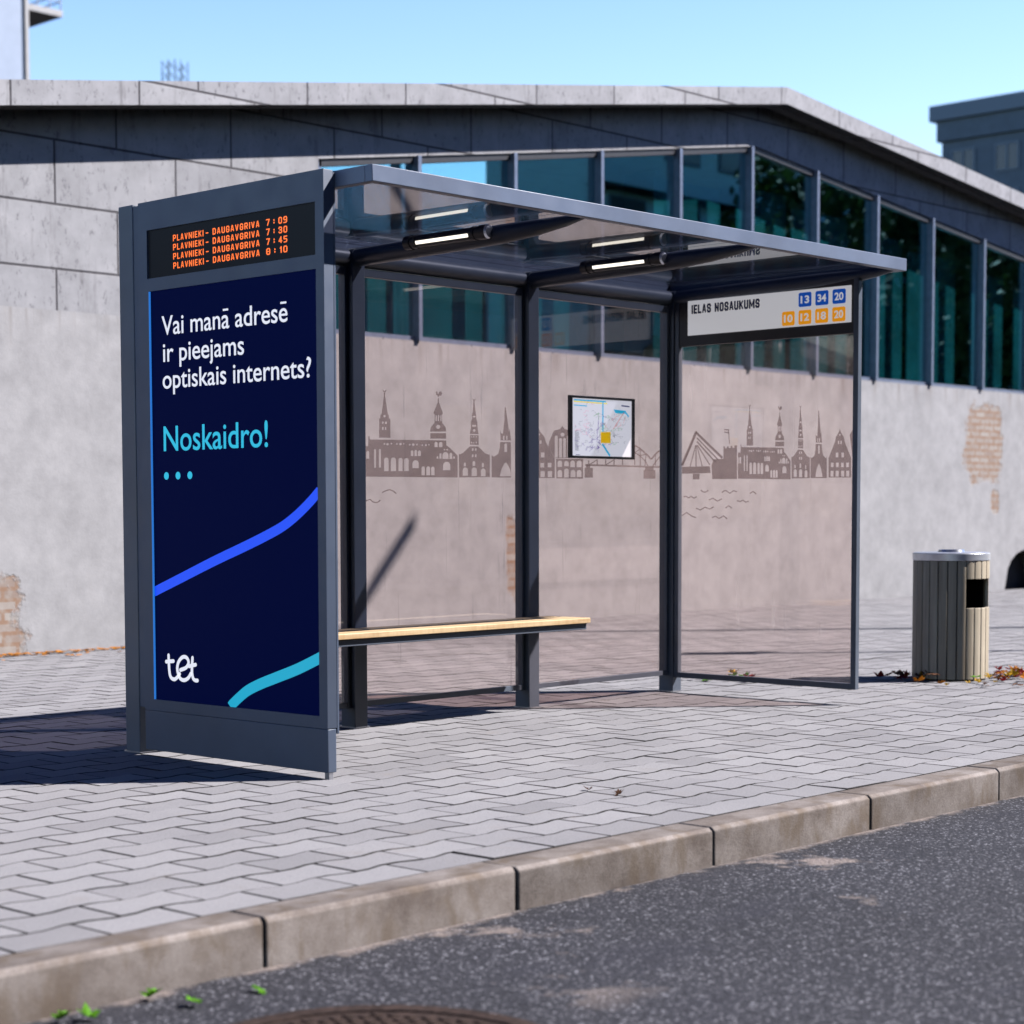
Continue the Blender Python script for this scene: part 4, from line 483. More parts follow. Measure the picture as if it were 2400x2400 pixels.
SKY_SIDE=[[[[-0.8217,1.2561],[-0.8227,1.4031],[-0.8157,1.4088],[-0.8077,1.4027],[-0.8049,1.4085],[-0.8042,1.4528],[-0.8005,1.4545],[-0.7981,1.4367],[-0.5713,1.4274],[-0.5101,1.4234],[-0.5091,1.4007],[-0.4963,1.3888],[-0.4668,1.3504],[-0.466,1.2462]],[[-0.8204,1.3438],[-0.8206,1.3767],[-0.8202,1.3782],[-0.8192,1.3792],[-0.8179,1.3791],[-0.8168,1.3781],[-0.8164,1.3766],[-0.8162,1.3437]],[[-0.8115,1.3436],[-0.8117,1.3738],[-0.8106,1.3779],[-0.8078,1.3804],[-0.8044,1.3804],[-0.8015,1.3777],[-0.8004,1.3735],[-0.8002,1.3433]],[[-0.7812,1.2986],[-0.7818,1.3843],[-0.7811,1.387],[-0.7793,1.3887],[-0.777,1.3887],[-0.7751,1.3869],[-0.7744,1.3841],[-0.7738,1.2985]],[[-0.7626,1.2994],[-0.7632,1.385],[-0.7625,1.3878],[-0.7606,1.3894],[-0.7583,1.3894],[-0.7565,1.3876],[-0.7557,1.3848],[-0.7551,1.2993]],[[-0.7425,1.2814],[-0.7428,1.3371],[-0.7413,1.3434],[-0.737,1.3473],[-0.7317,1.3472],[-0.7274,1.3431],[-0.7257,1.3367],[-0.7253,1.281]],[[-0.7169,1.2809],[-0.7173,1.3347],[-0.7155,1.3421],[-0.7105,1.3466],[-0.7044,1.3465],[-0.6994,1.3418],[-0.6974,1.3343],[-0.697,1.2805]],[[-0.6878,1.2809],[-0.6882,1.335],[-0.6868,1.3408],[-0.6829,1.3444],[-0.678,1.3443],[-0.6741,1.3406],[-0.6725,1.3347],[-0.6721,1.2807]],[[-0.6662,1.2805],[-0.6665,1.3325],[-0.665,1.3388],[-0.6607,1.3427],[-0.6555,1.3425],[-0.6512,1.3385],[-0.6495,1.3321],[-0.6491,1.2802]],[[-0.6414,1.3527],[-0.6416,1.3738],[-0.6407,1.3772],[-0.6385,1.3793],[-0.6356,1.3792],[-0.6333,1.377],[-0.6324,1.3736],[-0.6323,1.3525]],[[-0.6277,1.3524],[-0.6279,1.3764],[-0.627,1.3798],[-0.6247,1.3819],[-0.6219,1.3818],[-0.6196,1.3796],[-0.6187,1.3762],[-0.6185,1.3522]],[[-0.6153,1.3521],[-0.6155,1.3717],[-0.6144,1.376],[-0.6116,1.3785],[-0.608,1.3785],[-0.6052,1.3757],[-0.6041,1.3714],[-0.6039,1.3519]],[[-0.635,1.294],[-0.6352,1.3175],[-0.633,1.3264],[-0.6271,1.3318],[-0.6197,1.3316],[-0.6137,1.3259],[-0.6114,1.317],[-0.6112,1.2936]],[[-0.6005,1.2589],[-0.6007,1.2942],[-0.5996,1.2989],[-0.5965,1.3017],[-0.5927,1.3016],[-0.5896,1.2987],[-0.5884,1.294],[-0.5881,1.2587]],[[-0.5827,1.2586],[-0.5829,1.2927],[-0.5816,1.298],[-0.5781,1.3012],[-0.5738,1.3012],[-0.5702,1.2978],[-0.5688,1.2925],[-0.5686,1.2583]],[[-0.5645,1.2583],[-0.5647,1.2921],[-0.5636,1.2969],[-0.5604,1.2998],[-0.5565,1.2997],[-0.5533,1.2967],[-0.552,1.2919],[-0.5518,1.2581]],[[-0.5203,1.2819],[-0.5205,1.3052],[-0.518,1.3154],[-0.5112,1.3216],[-0.5029,1.3214],[-0.4961,1.3149],[-0.4934,1.3047],[-0.4932,1.2814]],[[-0.5528,1.3932],[-0.553,1.4109],[-0.5519,1.4152],[-0.5491,1.4177],[-0.5456,1.4176],[-0.5428,1.4149],[-0.5417,1.4106],[-0.5415,1.3929]],[[-0.5361,1.3927],[-0.5362,1.4096],[-0.535,1.4143],[-0.5319,1.4172],[-0.528,1.4171],[-0.5248,1.4141],[-0.5236,1.4093],[-0.5234,1.3924]],[[-0.5343,1.3375],[-0.5344,1.3587],[-0.5337,1.3616],[-0.5318,1.3633],[-0.5295,1.3633],[-0.5275,1.3614],[-0.5268,1.3585],[-0.5266,1.3373]],[[-0.523,1.3361],[-0.5231,1.3547],[-0.521,1.3631],[-0.5154,1.3683],[-0.5085,1.3681],[-0.5028,1.3627],[-0.5006,1.3541],[-0.5004,1.3356]],[[-0.4968,1.3355],[-0.497,1.3581],[-0.4961,1.3618],[-0.4936,1.3641],[-0.4906,1.364],[-0.4881,1.3616],[-0.4871,1.3579],[-0.4869,1.3353]],[[-0.5447,1.3377],[-0.5447,1.3453],[-0.5442,1.3476],[-0.5426,1.3491],[-0.5406,1.349],[-0.539,1.3475],[-0.5384,1.3451],[-0.5383,1.3376]],[[-0.4824,1.3363],[-0.4825,1.3444],[-0.482,1.3465],[-0.4807,1.3477],[-0.479,1.3477],[-0.4776,1.3464],[-0.4771,1.3443],[-0.477,1.3362]],[[-0.7386,1.4135],[-0.7399,1.4099],[-0.743,1.4091],[-0.7455,1.4117],[-0.7455,1.4157],[-0.7431,1.4182],[-0.74,1.4172]],[[-0.7255,1.4117],[-0.7273,1.4069],[-0.7314,1.4059],[-0.7347,1.4093],[-0.7348,1.4146],[-0.7315,1.4179],[-0.7274,1.4166]],[[-0.7122,1.414],[-0.7134,1.4107],[-0.7163,1.4099],[-0.7186,1.4123],[-0.7186,1.4161],[-0.7164,1.4183],[-0.7135,1.4174]],[[-0.6914,1.4123],[-0.6926,1.4089],[-0.6955,1.4082],[-0.6978,1.4106],[-0.6978,1.4143],[-0.6955,1.4166],[-0.6927,1.4157]],[[-0.6761,1.411],[-0.6779,1.4062],[-0.682,1.4051],[-0.6853,1.4086],[-0.6853,1.4139],[-0.682,1.4172],[-0.6779,1.4159]],[[-0.6661,1.4122],[-0.6671,1.4093],[-0.6696,1.4087],[-0.6716,1.4107],[-0.6716,1.4139],[-0.6696,1.4159],[-0.6672,1.4151]],[[-0.6426,1.4072],[-0.6439,1.4036],[-0.647,1.4028],[-0.6494,1.4054],[-0.6495,1.4094],[-0.647,1.4118],[-0.644,1.4108]],[[-0.6278,1.4068],[-0.6298,1.4016],[-0.6342,1.4004],[-0.6379,1.4041],[-0.6379,1.41],[-0.6343,1.4135],[-0.6299,1.4121]],[[-0.6156,1.407],[-0.6169,1.4035],[-0.6199,1.4027],[-0.6224,1.4052],[-0.6224,1.4092],[-0.62,1.4116],[-0.617,1.4107]],[[-0.596,1.4039],[-0.597,1.4011],[-0.5994,1.4004],[-0.6014,1.4024],[-0.6014,1.4056],[-0.5995,1.4076],[-0.5971,1.4068]],[[-0.5813,1.4035],[-0.5828,1.3995],[-0.5863,1.3986],[-0.589,1.4015],[-0.5891,1.406],[-0.5863,1.4087],[-0.5829,1.4076]],[[-0.5709,1.4047],[-0.5721,1.4016],[-0.5747,1.4009],[-0.5768,1.4031],[-0.5768,1.4066],[-0.5748,1.4087],[-0.5721,1.4078]],[[-0.5133,1.38],[-0.5143,1.3771],[-0.5167,1.3765],[-0.5186,1.3785],[-0.5187,1.3817],[-0.5168,1.3836],[-0.5144,1.3829]],[[-0.5029,1.3797],[-0.504,1.3766],[-0.5066,1.3759],[-0.5087,1.3781],[-0.5087,1.3816],[-0.5067,1.3837],[-0.5041,1.3828]]],[[[-0.7631,1.444],[-0.7628,1.537],[-0.7591,1.5381],[-0.7583,1.5545],[-0.7537,1.5602],[-0.7459,1.6481],[-0.7465,1.6622],[-0.7409,1.662],[-0.7418,1.6479],[-0.7305,1.5594],[-0.7267,1.5522],[-0.7257,1.5369],[-0.7206,1.5344],[-0.7199,1.4427]],[[-0.7383,1.5479],[-0.7391,1.5445],[-0.7414,1.5425],[-0.7443,1.5426],[-0.7467,1.5448],[-0.7476,1.5483],[-0.7467,1.5517],[-0.7444,1.5537],[-0.7415,1.5536],[-0.7392,1.5514]],[[-0.752,1.5113],[-0.752,1.5219],[-0.7465,1.5218],[-0.7464,1.5112]],[[-0.7403,1.511],[-0.7404,1.5216],[-0.7339,1.5213],[-0.7338,1.5108]],[[-0.7517,1.4819],[-0.7518,1.4955],[-0.7463,1.4953],[-0.7462,1.4817]],[[-0.7406,1.4816],[-0.7407,1.4951],[-0.7361,1.495],[-0.736,1.4814]]],[[[-0.7522,1.6789],[-0.7442,1.6692],[-0.7346,1.6782],[-0.74,1.6637],[-0.747,1.664]]],[[[-0.569,1.4343],[-0.5692,1.4605],[-0.5104,1.4588],[-0.5102,1.4327]]],[[[-0.5702,1.4676],[-0.5672,1.4896],[-0.5538,1.5095],[-0.5532,1.5501],[-0.5573,1.5543],[-0.5573,1.5602],[-0.5432,1.6049],[-0.5425,1.6269],[-0.5389,1.6268],[-0.5378,1.6047],[-0.5239,1.5589],[-0.5238,1.552],[-0.5265,1.5474],[-0.5253,1.5085],[-0.5129,1.4878],[-0.5096,1.4669]],[[-0.5502,1.5181],[-0.5504,1.546],[-0.5459,1.5458],[-0.5457,1.5179]],[[-0.5416,1.5178],[-0.5418,1.5468],[-0.5373,1.5467],[-0.5371,1.5176]],[[-0.5321,1.5175],[-0.5323,1.5453],[-0.5283,1.5452],[-0.528,1.5173]],[[-0.5319,1.4896],[-0.5359,1.4807],[-0.544,1.4809],[-0.5482,1.4901],[-0.5442,1.4991],[-0.536,1.4988]]],[[[-0.5504,1.6574],[-0.5459,1.6607],[-0.5417,1.6454],[-0.5369,1.658],[-0.5301,1.6588],[-0.5264,1.6477],[-0.5308,1.638],[-0.5381,1.6383],[-0.5402,1.6286],[-0.5435,1.6385],[-0.549,1.6446]]],[[[-0.4584,1.2513],[-0.4608,1.3753],[-0.4575,1.3708],[-0.4442,1.3786],[-0.4198,1.4094],[-0.4137,1.4117],[-0.3853,1.4097],[-0.3781,1.4001],[-0.3591,1.3747],[-0.3425,1.3661],[-0.3402,1.3698],[-0.3392,1.2512]],[[-0.4446,1.2605],[-0.4449,1.2898],[-0.443,1.2977],[-0.4379,1.3025],[-0.4316,1.3023],[-0.4265,1.2973],[-0.4244,1.2894],[-0.4242,1.2602]],[[-0.4099,1.258],[-0.4102,1.2891],[-0.4083,1.297],[-0.4033,1.3018],[-0.397,1.3016],[-0.3919,1.2967],[-0.3899,1.2887],[-0.3896,1.2577]],[[-0.3735,1.2562],[-0.3738,1.2849],[-0.3721,1.2919],[-0.3677,1.2961],[-0.3622,1.296],[-0.3577,1.2916],[-0.3559,1.2846],[-0.3556,1.2558]],[[-0.4408,1.3088],[-0.4409,1.323],[-0.4401,1.3261],[-0.4381,1.328],[-0.4356,1.3279],[-0.4336,1.326],[-0.4328,1.3228],[-0.4327,1.3087]],[[-0.4066,1.31],[-0.4068,1.3282],[-0.4058,1.3322],[-0.4032,1.3347],[-0.4,1.3346],[-0.3974,1.3321],[-0.3964,1.328],[-0.3962,1.3098]],[[-0.3702,1.303],[-0.3703,1.3202],[-0.3697,1.323],[-0.3679,1.3246],[-0.3658,1.3246],[-0.364,1.3228],[-0.3633,1.3201],[-0.3631,1.3029]],[[-0.4097,1.3884],[-0.4098,1.401],[-0.4041,1.4008],[-0.404,1.3883]],[[-0.3978,1.3881],[-0.3979,1.4007],[-0.3923,1.4005],[-0.3922,1.388]],[[-0.4094,1.3552],[-0.4095,1.3696],[-0.4038,1.3695],[-0.4037,1.3551]],[[-0.3975,1.3549],[-0.3977,1.3693],[-0.392,1.3692],[-0.3919,1.3548]]],[[[-0.418,1.42],[-0.4175,1.4695],[-0.3844,1.4672],[-0.3839,1.4172]],[[-0.4141,1.4575],[-0.4141,1.4637],[-0.4103,1.4636],[-0.4103,1.4573]],[[-0.406,1.4572],[-0.4061,1.4635],[-0.4013,1.4633],[-0.4013,1.4571]],[[-0.3951,1.4569],[-0.3952,1.4631],[-0.3909,1.463],[-0.3909,1.4568]],[[-0.4138,1.4274],[-0.4139,1.4355],[-0.4101,1.4354],[-0.41,1.4273]],[[-0.4057,1.4259],[-0.4058,1.4322],[-0.402,1.4321],[-0.4019,1.4258]],[[-0.3949,1.4269],[-0.3949,1.435],[-0.3912,1.4349],[-0.3911,1.4267]]],[[[-0.4185,1.4758],[-0.4145,1.5107],[-0.4157,1.5357],[-0.4102,1.5543],[-0.4113,1.5731],[-0.4081,1.5917],[-0.4066,1.6354],[-0.4062,1.6441],[-0.4015,1.6439],[-0.4019,1.6352],[-0.3977,1.5913],[-0.3947,1.5725],[-0.3946,1.5537],[-0.3902,1.5349],[-0.3895,1.5098],[-0.3844,1.4734]],[[-0.3964,1.4926],[-0.3973,1.4886],[-0.3999,1.4861],[-0.4031,1.4862],[-0.4058,1.4888],[-0.4068,1.4929],[-0.4058,1.4969],[-0.4033,1.4993],[-0.4,1.4992],[-0.3974,1.4966]],[[-0.4098,1.513],[-0.4099,1.5218],[-0.3957,1.5213],[-0.3956,1.5125]],[[-0.4074,1.5605],[-0.4074,1.568],[-0.398,1.5676],[-0.3979,1.5601]]],[[[-0.4101,1.6574],[-0.4039,1.6503],[-0.3969,1.6562],[-0.401,1.6452],[-0.4062,1.6454]]],[[[-0.3343,1.2513],[-0.3354,1.3711],[-0.3274,1.3612],[-0.3098,1.3769],[-0.3045,1.409],[-0.3034,1.44],[-0.2641,1.4375],[-0.2615,1.4079],[-0.2542,1.3755],[-0.2366,1.359],[-0.2311,1.3685],[-0.23,1.2496]],[[-0.3031,1.2573],[-0.2974,1.2927],[-0.2884,1.3196],[-0.2811,1.3311],[-0.2736,1.3193],[-0.2641,1.292],[-0.2577,1.2565]],[[-0.2867,1.386],[-0.2871,1.4253],[-0.2861,1.4295],[-0.2836,1.432],[-0.2805,1.4319],[-0.2779,1.4292],[-0.2769,1.425],[-0.2765,1.3857]]],[[[-0.3021,1.4477],[-0.3041,1.509],[-0.3006,1.4863],[-0.2932,1.4828],[-0.2883,1.5567],[-0.2875,1.6242],[-0.2838,1.624],[-0.2767,1.5563],[-0.2701,1.4917],[-0.268,1.511],[-0.2654,1.4852],[-0.2623,1.4465]],[[-0.2919,1.4506],[-0.2921,1.4712],[-0.2875,1.4711],[-0.2873,1.4504]],[[-0.2804,1.4502],[-0.2806,1.4708],[-0.2759,1.4707],[-0.2757,1.4501]]],[[[-0.218,1.2525],[-0.219,1.3603],[-0.2058,1.3893],[-0.191,1.4215],[-0.1794,1.4472],[-0.1742,1.4731],[-0.1626,1.4889],[-0.1531,1.5048],[-0.1489,1.5209],[-0.1445,1.5046],[-0.1347,1.488],[-0.1227,1.4714],[-0.1171,1.4453],[-0.1051,1.4191],[-0.0898,1.3863],[-0.0762,1.3569],[-0.0751,1.25]],[[-0.1437,1.4851],[-0.1446,1.4817],[-0.147,1.4796],[-0.15,1.4797],[-0.1524,1.4819],[-0.1534,1.4854],[-0.1525,1.4888],[-0.1501,1.4908],[-0.1471,1.4907],[-0.1447,1.4885]],[[-0.1438,1.4345],[-0.1439,1.4526],[-0.1359,1.4524],[-0.1357,1.4342]],[[-0.1377,1.3616],[-0.1379,1.3876],[-0.1218,1.3871],[-0.1216,1.3612]],[[-0.1387,1.3083],[-0.139,1.3324],[-0.1229,1.332],[-0.1226,1.308]],[[-0.1066,1.3077],[-0.1068,1.3317],[-0.0908,1.3313],[-0.0906,1.3073]],[[-0.1382,1.2563],[-0.1385,1.2882],[-0.1198,1.2878],[-0.1194,1.256]],[[-0.1061,1.2558],[-0.1064,1.2876],[-0.0877,1.2872],[-0.0874,1.2554]],[[-0.1604,1.4349],[-0.1606,1.4531],[-0.1525,1.4529],[-0.1523,1.4347]],[[-0.1731,1.3624],[-0.1734,1.3885],[-0.1572,1.3881],[-0.157,1.3621]],[[-0.171,1.309],[-0.1712,1.3331],[-0.1551,1.3327],[-0.1548,1.3087]],[[-0.2034,1.3097],[-0.2036,1.3338],[-0.1874,1.3335],[-0.1872,1.3093]],[[-0.1732,1.2569],[-0.1735,1.2889],[-0.1546,1.2885],[-0.1543,1.2566]],[[-0.2056,1.2575],[-0.2059,1.2895],[-0.187,1.2891],[-0.1867,1.2572]]],[[[-0.0692,1.252],[-0.0703,1.3524],[-0.1017,1.4271],[-0.0869,1.483],[-0.0497,1.5175],[-0.0468,1.2516]],[[-0.0639,1.3083],[-0.0642,1.339],[-0.0631,1.342],[-0.0602,1.3438],[-0.0566,1.3437],[-0.0536,1.3418],[-0.0525,1.3387],[-0.0521,1.308]],[[-0.0634,1.257],[-0.0637,1.2929],[-0.0626,1.2959],[-0.0597,1.2977],[-0.0561,1.2976],[-0.0531,1.2957],[-0.052,1.2927],[-0.0516,1.2568]]],[[[-1.2102,1.3369],[-1.1096,1.5273],[-1.1269,1.5339],[-1.2278,1.3433]]],[[[-1.1243,1.5257],[-0.9369,1.3723],[-0.9251,1.3822],[-1.1122,1.5355]]],[[[-1.1267,1.5177],[-1.2181,1.3445],[-1.2118,1.3422],[-1.1205,1.5154]]],[[[-1.1238,1.4571],[-1.1638,1.3319],[-1.1572,1.3304],[-1.1173,1.4555]]],[[[-1.1219,1.4563],[-1.1213,1.3303],[-1.1132,1.3302],[-1.1138,1.4561]]],[[[-1.1157,1.4555],[-1.0761,1.332],[-1.0697,1.3332],[-1.1092,1.4566]]],[[[-1.1105,1.4543],[-1.0229,1.3375],[-1.0161,1.3407],[-1.1037,1.4575]]],[[[-1.1166,1.4751],[-0.9837,1.3517],[-0.9758,1.3574],[-1.1086,1.4807]]],[[[-1.1161,1.4972],[-0.9606,1.3623],[-0.954,1.3674],[-1.1093,1.5024]]],[[[-1.219,1.3324],[-1.0195,1.3315],[-1.0126,1.2921],[-1.2188,1.2916]]],[[[-1.1398,1.2572],[-1.14,1.2901],[-1.0928,1.2892],[-1.0927,1.2564]]],[[[-1.1237,1.5395],[-1.1116,1.5391],[-1.1074,1.5215],[-1.1276,1.5222]]],[[[-1.0018,1.2571],[-1.0062,1.3388],[-0.9931,1.3711],[-0.9231,1.3727],[-0.9235,1.4452],[-0.913,1.4428],[-0.9129,1.433],[-0.8998,1.4327],[-0.8999,1.4435],[-0.8868,1.4431],[-0.8867,1.4334],[-0.8736,1.433],[-0.8737,1.4449],[-0.8607,1.4445],[-0.8606,1.4337],[-0.8476,1.4334],[-0.8476,1.4463],[-0.8294,1.4479],[-0.8282,1.2542]]],[[[-0.8919,1.5358],[-0.8849,1.458],[-0.8784,1.4581],[-0.8854,1.536]]],[[[-0.919,1.5369],[-0.8862,1.5347],[-0.8859,1.5412],[-0.9187,1.5434]]],[[[-0.9194,1.5229],[-0.8866,1.5175],[-0.8854,1.5239],[-0.9181,1.5293]]],[[[-1.0856,1.1925],[-1.0698,1.1809],[-1.0483,1.1782],[-1.0271,1.1893],[-1.0316,1.1948],[-1.0504,1.1846],[-1.0664,1.1867],[-1.0802,1.1973]]],[[[-0.9299,1.1753],[-0.9151,1.1855],[-0.9052,1.1854],[-0.8772,1.1696],[-0.8504,1.1845],[-0.8289,1.1779],[-0.8265,1.184],[-0.852,1.1909],[-0.8773,1.1761],[-0.9019,1.1913],[-0.9184,1.1915],[-0.935,1.1804]]],[[[-0.7375,1.1675],[-0.7182,1.1786],[-0.6971,1.164],[-0.6924,1.1691],[-0.7176,1.185],[-0.7418,1.173]]],[[[-1.2064,1.1524],[-1.1903,1.1555],[-1.1705,1.1465],[-1.1532,1.1551],[-1.1328,1.1439],[-1.1092,1.1528],[-1.1128,1.1587],[-1.1323,1.1505],[-1.1526,1.1617],[-1.1705,1.1531],[-1.1889,1.162],[-1.2082,1.1589]]],[[[-1.0234,1.1323],[-0.9963,1.1427],[-0.9654,1.1249],[-0.9304,1.1391],[-0.9341,1.1449],[-0.965,1.1315],[-0.9953,1.1491],[-1.0267,1.1383]]],[[[-0.8284,1.1272],[-0.8036,1.1215],[-0.7863,1.1299],[-0.7684,1.118],[-0.7459,1.1233],[-0.7483,1.1294],[-0.7669,1.1243],[-0.7855,1.1363],[-0.8043,1.1279],[-0.8264,1.1334]]],[[[-1.1177,1.0858],[-1.0846,1.0744],[-1.0511,1.0906],[-1.0179,1.0795],[-0.9882,1.0929],[-0.9922,1.0986],[-1.0183,1.0861],[-1.052,1.0972],[-1.0855,1.081],[-1.1145,1.0918]]],[[[-0.9058,1.085],[-0.886,1.0983],[-0.866,1.0848],[-0.8613,1.0899],[-0.886,1.1048],[-0.9106,1.0902]]],[[[-1.2154,1.0424],[-1.1839,1.0605],[-1.1475,1.0388],[-1.117,1.0307],[-1.1146,1.037],[-1.1437,1.0446],[-1.1835,1.0672],[-1.2201,1.0479]]],[[[-1.0004,1.0305],[-0.9785,1.0379],[-0.9512,1.0248],[-0.9213,1.0399],[-0.8985,1.0232],[-0.8935,1.0282],[-0.921,1.0464],[-0.9516,1.0313],[-0.9775,1.0444],[-1.0033,1.0366]]]]

# ------------------------------------------------------------------ ground, road, kerb, pavement
ZR = -.1322
g = MB(); g.quad([(-1500, -1500, -.30), (1500, -1500, -.30), (1500, 1500, -.30), (-1500, 1500, -.30)]); tag(g.build('ground', M['ground']), kind='structure')
g = MB(); g.quad([(-200, -11.5, ZR), (300, -11.5, ZR), (300, -1.70, ZR), (-200, -1.70, ZR)]); tag(g.build('road', M['asphalt']), kind='structure')
g = MB(); g.quad([(-200, -40, -.02), (300, -40, -.02), (300, -11.5, -.02), (-200, -11.5, -.02)]); tag(g.build('far_pavement', plain('far_paving', (.30, .29, .29), .9, var=.15, scale=3)), kind='structure')
g = MB(); g.quad([(-200, -1.70, -.016), (300, -1.70, -.016), (300, 60, -.016), (-200, 60, -.016)]); tag(g.build('pavement_bed', M['joint']), kind='structure')
g = MB()
for x0, x1 in ((-200, -4.6), (22.6, 300)):
    g.quad([(x0, -1.66, -.003), (x1, -1.66, -.003), (x1, 6.9, -.003), (x0, 6.9, -.003)])
tag(g.build('outer_pavement', M['paver']), kind='structure')
k = MB()
x = -12.906
while x < 30:
    w = random.uniform(-.003, .003); gp = .0055
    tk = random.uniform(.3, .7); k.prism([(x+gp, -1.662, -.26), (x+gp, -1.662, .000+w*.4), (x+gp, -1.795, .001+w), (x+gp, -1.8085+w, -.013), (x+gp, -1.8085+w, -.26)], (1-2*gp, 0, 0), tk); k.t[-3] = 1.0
    x += 1.0
tag(k.build('kerb', M['kerb'], bevel=.006, seg=3), kind='structure')

# paving stones: wavy long edges, straight cross joints, each row shifted half a stone
def pavement():
    v = []; f = []; tone = []
    L, Wd, A, gap, ch = .2885, .1708, .0100, .0056, .0035
    def wave(t):  # trapezoid wave of one stone length
        t = t % 1.0
        if t < .34: return -A
        if t < .50: return -A + 2*A*(t-.34)/.16
        if t < .84: return A
        return A - 2*A*(t-.84)/.16
    cuts = (0, .17, .34, .42, .50, .67, .84, .92, 1.0)
    ny = int((6.93+1.66)/Wd)+1; rnd = random.Random(3)
    for j in range(ny):
        y0 = -1.66 + j*Wd; y1 = y0+Wd
        ph = (j % 2)*.5 + .11
        for i in range(int((22.7+4.6)/L)+1):
            x0 = -4.6 + (i - (j % 2)*.5)*L + .004*math.sin(j*2.3)
            lo = [(x0 + (gap/2 if c == 0 else L-gap/2 if c == 1 else c*L), y0 + wave(c+.11) + gap/2) for c in cuts]
            hi = [(x0 + (gap/2 if c == 0 else L-gap/2 if c == 1 else c*L), y1 + wave(c+.11+.5) - gap/2) for c in cuts]
            if j == 0: lo = [(p[0], y0-.001) for p in lo]
            if min(p[1] for p in hi) > 6.92: continue
            loop = lo + hi[::-1]; n = len(loop)
            cx = sum(p[0] for p in loop)/n; cy = sum(p[1] for p in loop)/n
            dz = rnd.gauss(0, .0007); tx = rnd.gauss(0, .003); ty = rnd.gauss(0, .0035)
            def zz(p): return dz + (p[0]-cx)*tx + (p[1]-cy)*ty
            b = len(v)
            inn = [(cx+(p[0]-cx)*(1-ch*2.0/L*1.0), cy+(p[1]-cy)*(1-ch*2.0/Wd)) for p in loop]
            for p in inn: v.append((p[0], p[1], zz(p)))
            for p in loop: v.append((p[0], p[1], zz(p)-.0022))
            for p in loop: v.append((p[0], p[1], -.03))
            t = min(1, max(.16, rnd.gauss(.5, .19)))
            m = len(cuts)
            for q in range(m-1):
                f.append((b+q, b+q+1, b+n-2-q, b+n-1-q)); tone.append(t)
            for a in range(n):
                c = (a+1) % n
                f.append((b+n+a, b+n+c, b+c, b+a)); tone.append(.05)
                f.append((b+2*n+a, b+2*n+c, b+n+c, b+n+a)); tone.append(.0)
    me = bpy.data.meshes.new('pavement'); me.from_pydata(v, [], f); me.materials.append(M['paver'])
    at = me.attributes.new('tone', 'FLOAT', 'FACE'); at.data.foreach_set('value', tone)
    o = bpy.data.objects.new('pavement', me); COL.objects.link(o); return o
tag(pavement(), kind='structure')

# ------------------------------------------------------------------ concrete hall behind
YF = 6.85
def wtop(x): return 4.160 + .1484*(x-6.316) if x < 12.93 else 5.142 - .0985*(x-12.93)      # window head
AP = 13.10
def fb(x): return (5.585 + .1484*(x-AP)) if x < AP else (5.585 - .0960*(x-AP))                # fascia lower edge
def ft(x): return fb(x) + .186
XL, XR = -9.0, 34.0
FAC = plane((0, YF, 0), (1, 0, 0), (0, 0, 1))
hall = thing('concrete_hall', (12, YF+.2, 0), 'long low concrete hall with pitched roof and teal strip windows', 'building')
arch = [(18.86, -.25), (18.86, .02), (18.90, .14)] + [(19.46-.56*math.cos(R(a)), .14+.40*math.sin(R(a))) for a in (20, 40, 60, 80, 90, 100, 120, 140, 160)] + [(20.02, .14), (20.06, .02), (20.06, -.25)]
low = [[(XL, -.25), (XL, 2.648), (XR, 2.648), (XR, -.25)] + [(p[0], p[1]) for p in arch[::-1]]]
me = curve_mesh(fill(low, .30)); place(me, 'plaster_wall', M['plaster'], hall, FAC @ Matrix.Translation((0, 0, -.15)))
WX0, WX1 = 6.30, 31.3
wh = [(WX0, 2.66), (WX1, 2.66), (WX1, wtop(WX1)), (12.93, wtop(12.93)), (WX0, wtop(WX0))]
up = [[(XL, 2.648), (XR, 2.648), (XR, fb(XR)+.03), (AP, fb(AP)+.03), (XL, fb(XL)+.03)], wh]
me = curve_mesh(fill(up, .28)); place(me, 'panel_wall', M['concrete'], hall, FAC @ Matrix.Translation((0, 0, -.144)))
rf = MB()
for xa, xb in ((XL-.5, AP), (AP, XR+.5)):
    a = [(xa, YF-.30, fb(xa)), (xb, YF-.30, fb(xb)), (xb, YF-.30, ft(xb)), (xa, YF-.30, ft(xa))]
    rf.prism(a, (0, .16, 0))
rf.build('fascia', M['fascia_concrete'], hall)
rf = MB()
for xa, xb in ((XL-.5, AP), (AP, XR+.5)):
    rf.prism([(xa, YF-.14, fb(xa)+.012), (xb, YF-.14, fb(xb)+.012), (xb, YF-.14, ft(xb)-.03), (xa, YF-.14, ft(xa)-.03)], (0, 12.5, 0))
rf.build('roof', M['soffit'], hall)
mb = MB().box(18.8, 20.1, YF+.31, YF+.36, -.2, .62); mb.build('arched_hatch', M['niche'], hall)
# interior, seen dimly through the panes
inn = MB(); inn.box(XL, XR, YF+5.6, YF+5.8, 0, 5.5); inn.box(XL+.1, XL+.3, YF+.3, YF+5.6, 0, 3.0); inn.box(XR-.3, XR-.1, YF+.3, YF+5.6, 0, 3.6)
for cx in (9.2, 14.5, 19.8, 25.1): inn.box(cx-.25, cx+.25, YF+2.4, YF+2.9, 1.9, fb(cx)-.1)
inn.build('inner_wall', M['hall_inside'], hall)
MB().box(XL, XR, YF+.30, YF+5.6, 1.8, 1.9).build('inner_floor', M['hall_floor'], hall)
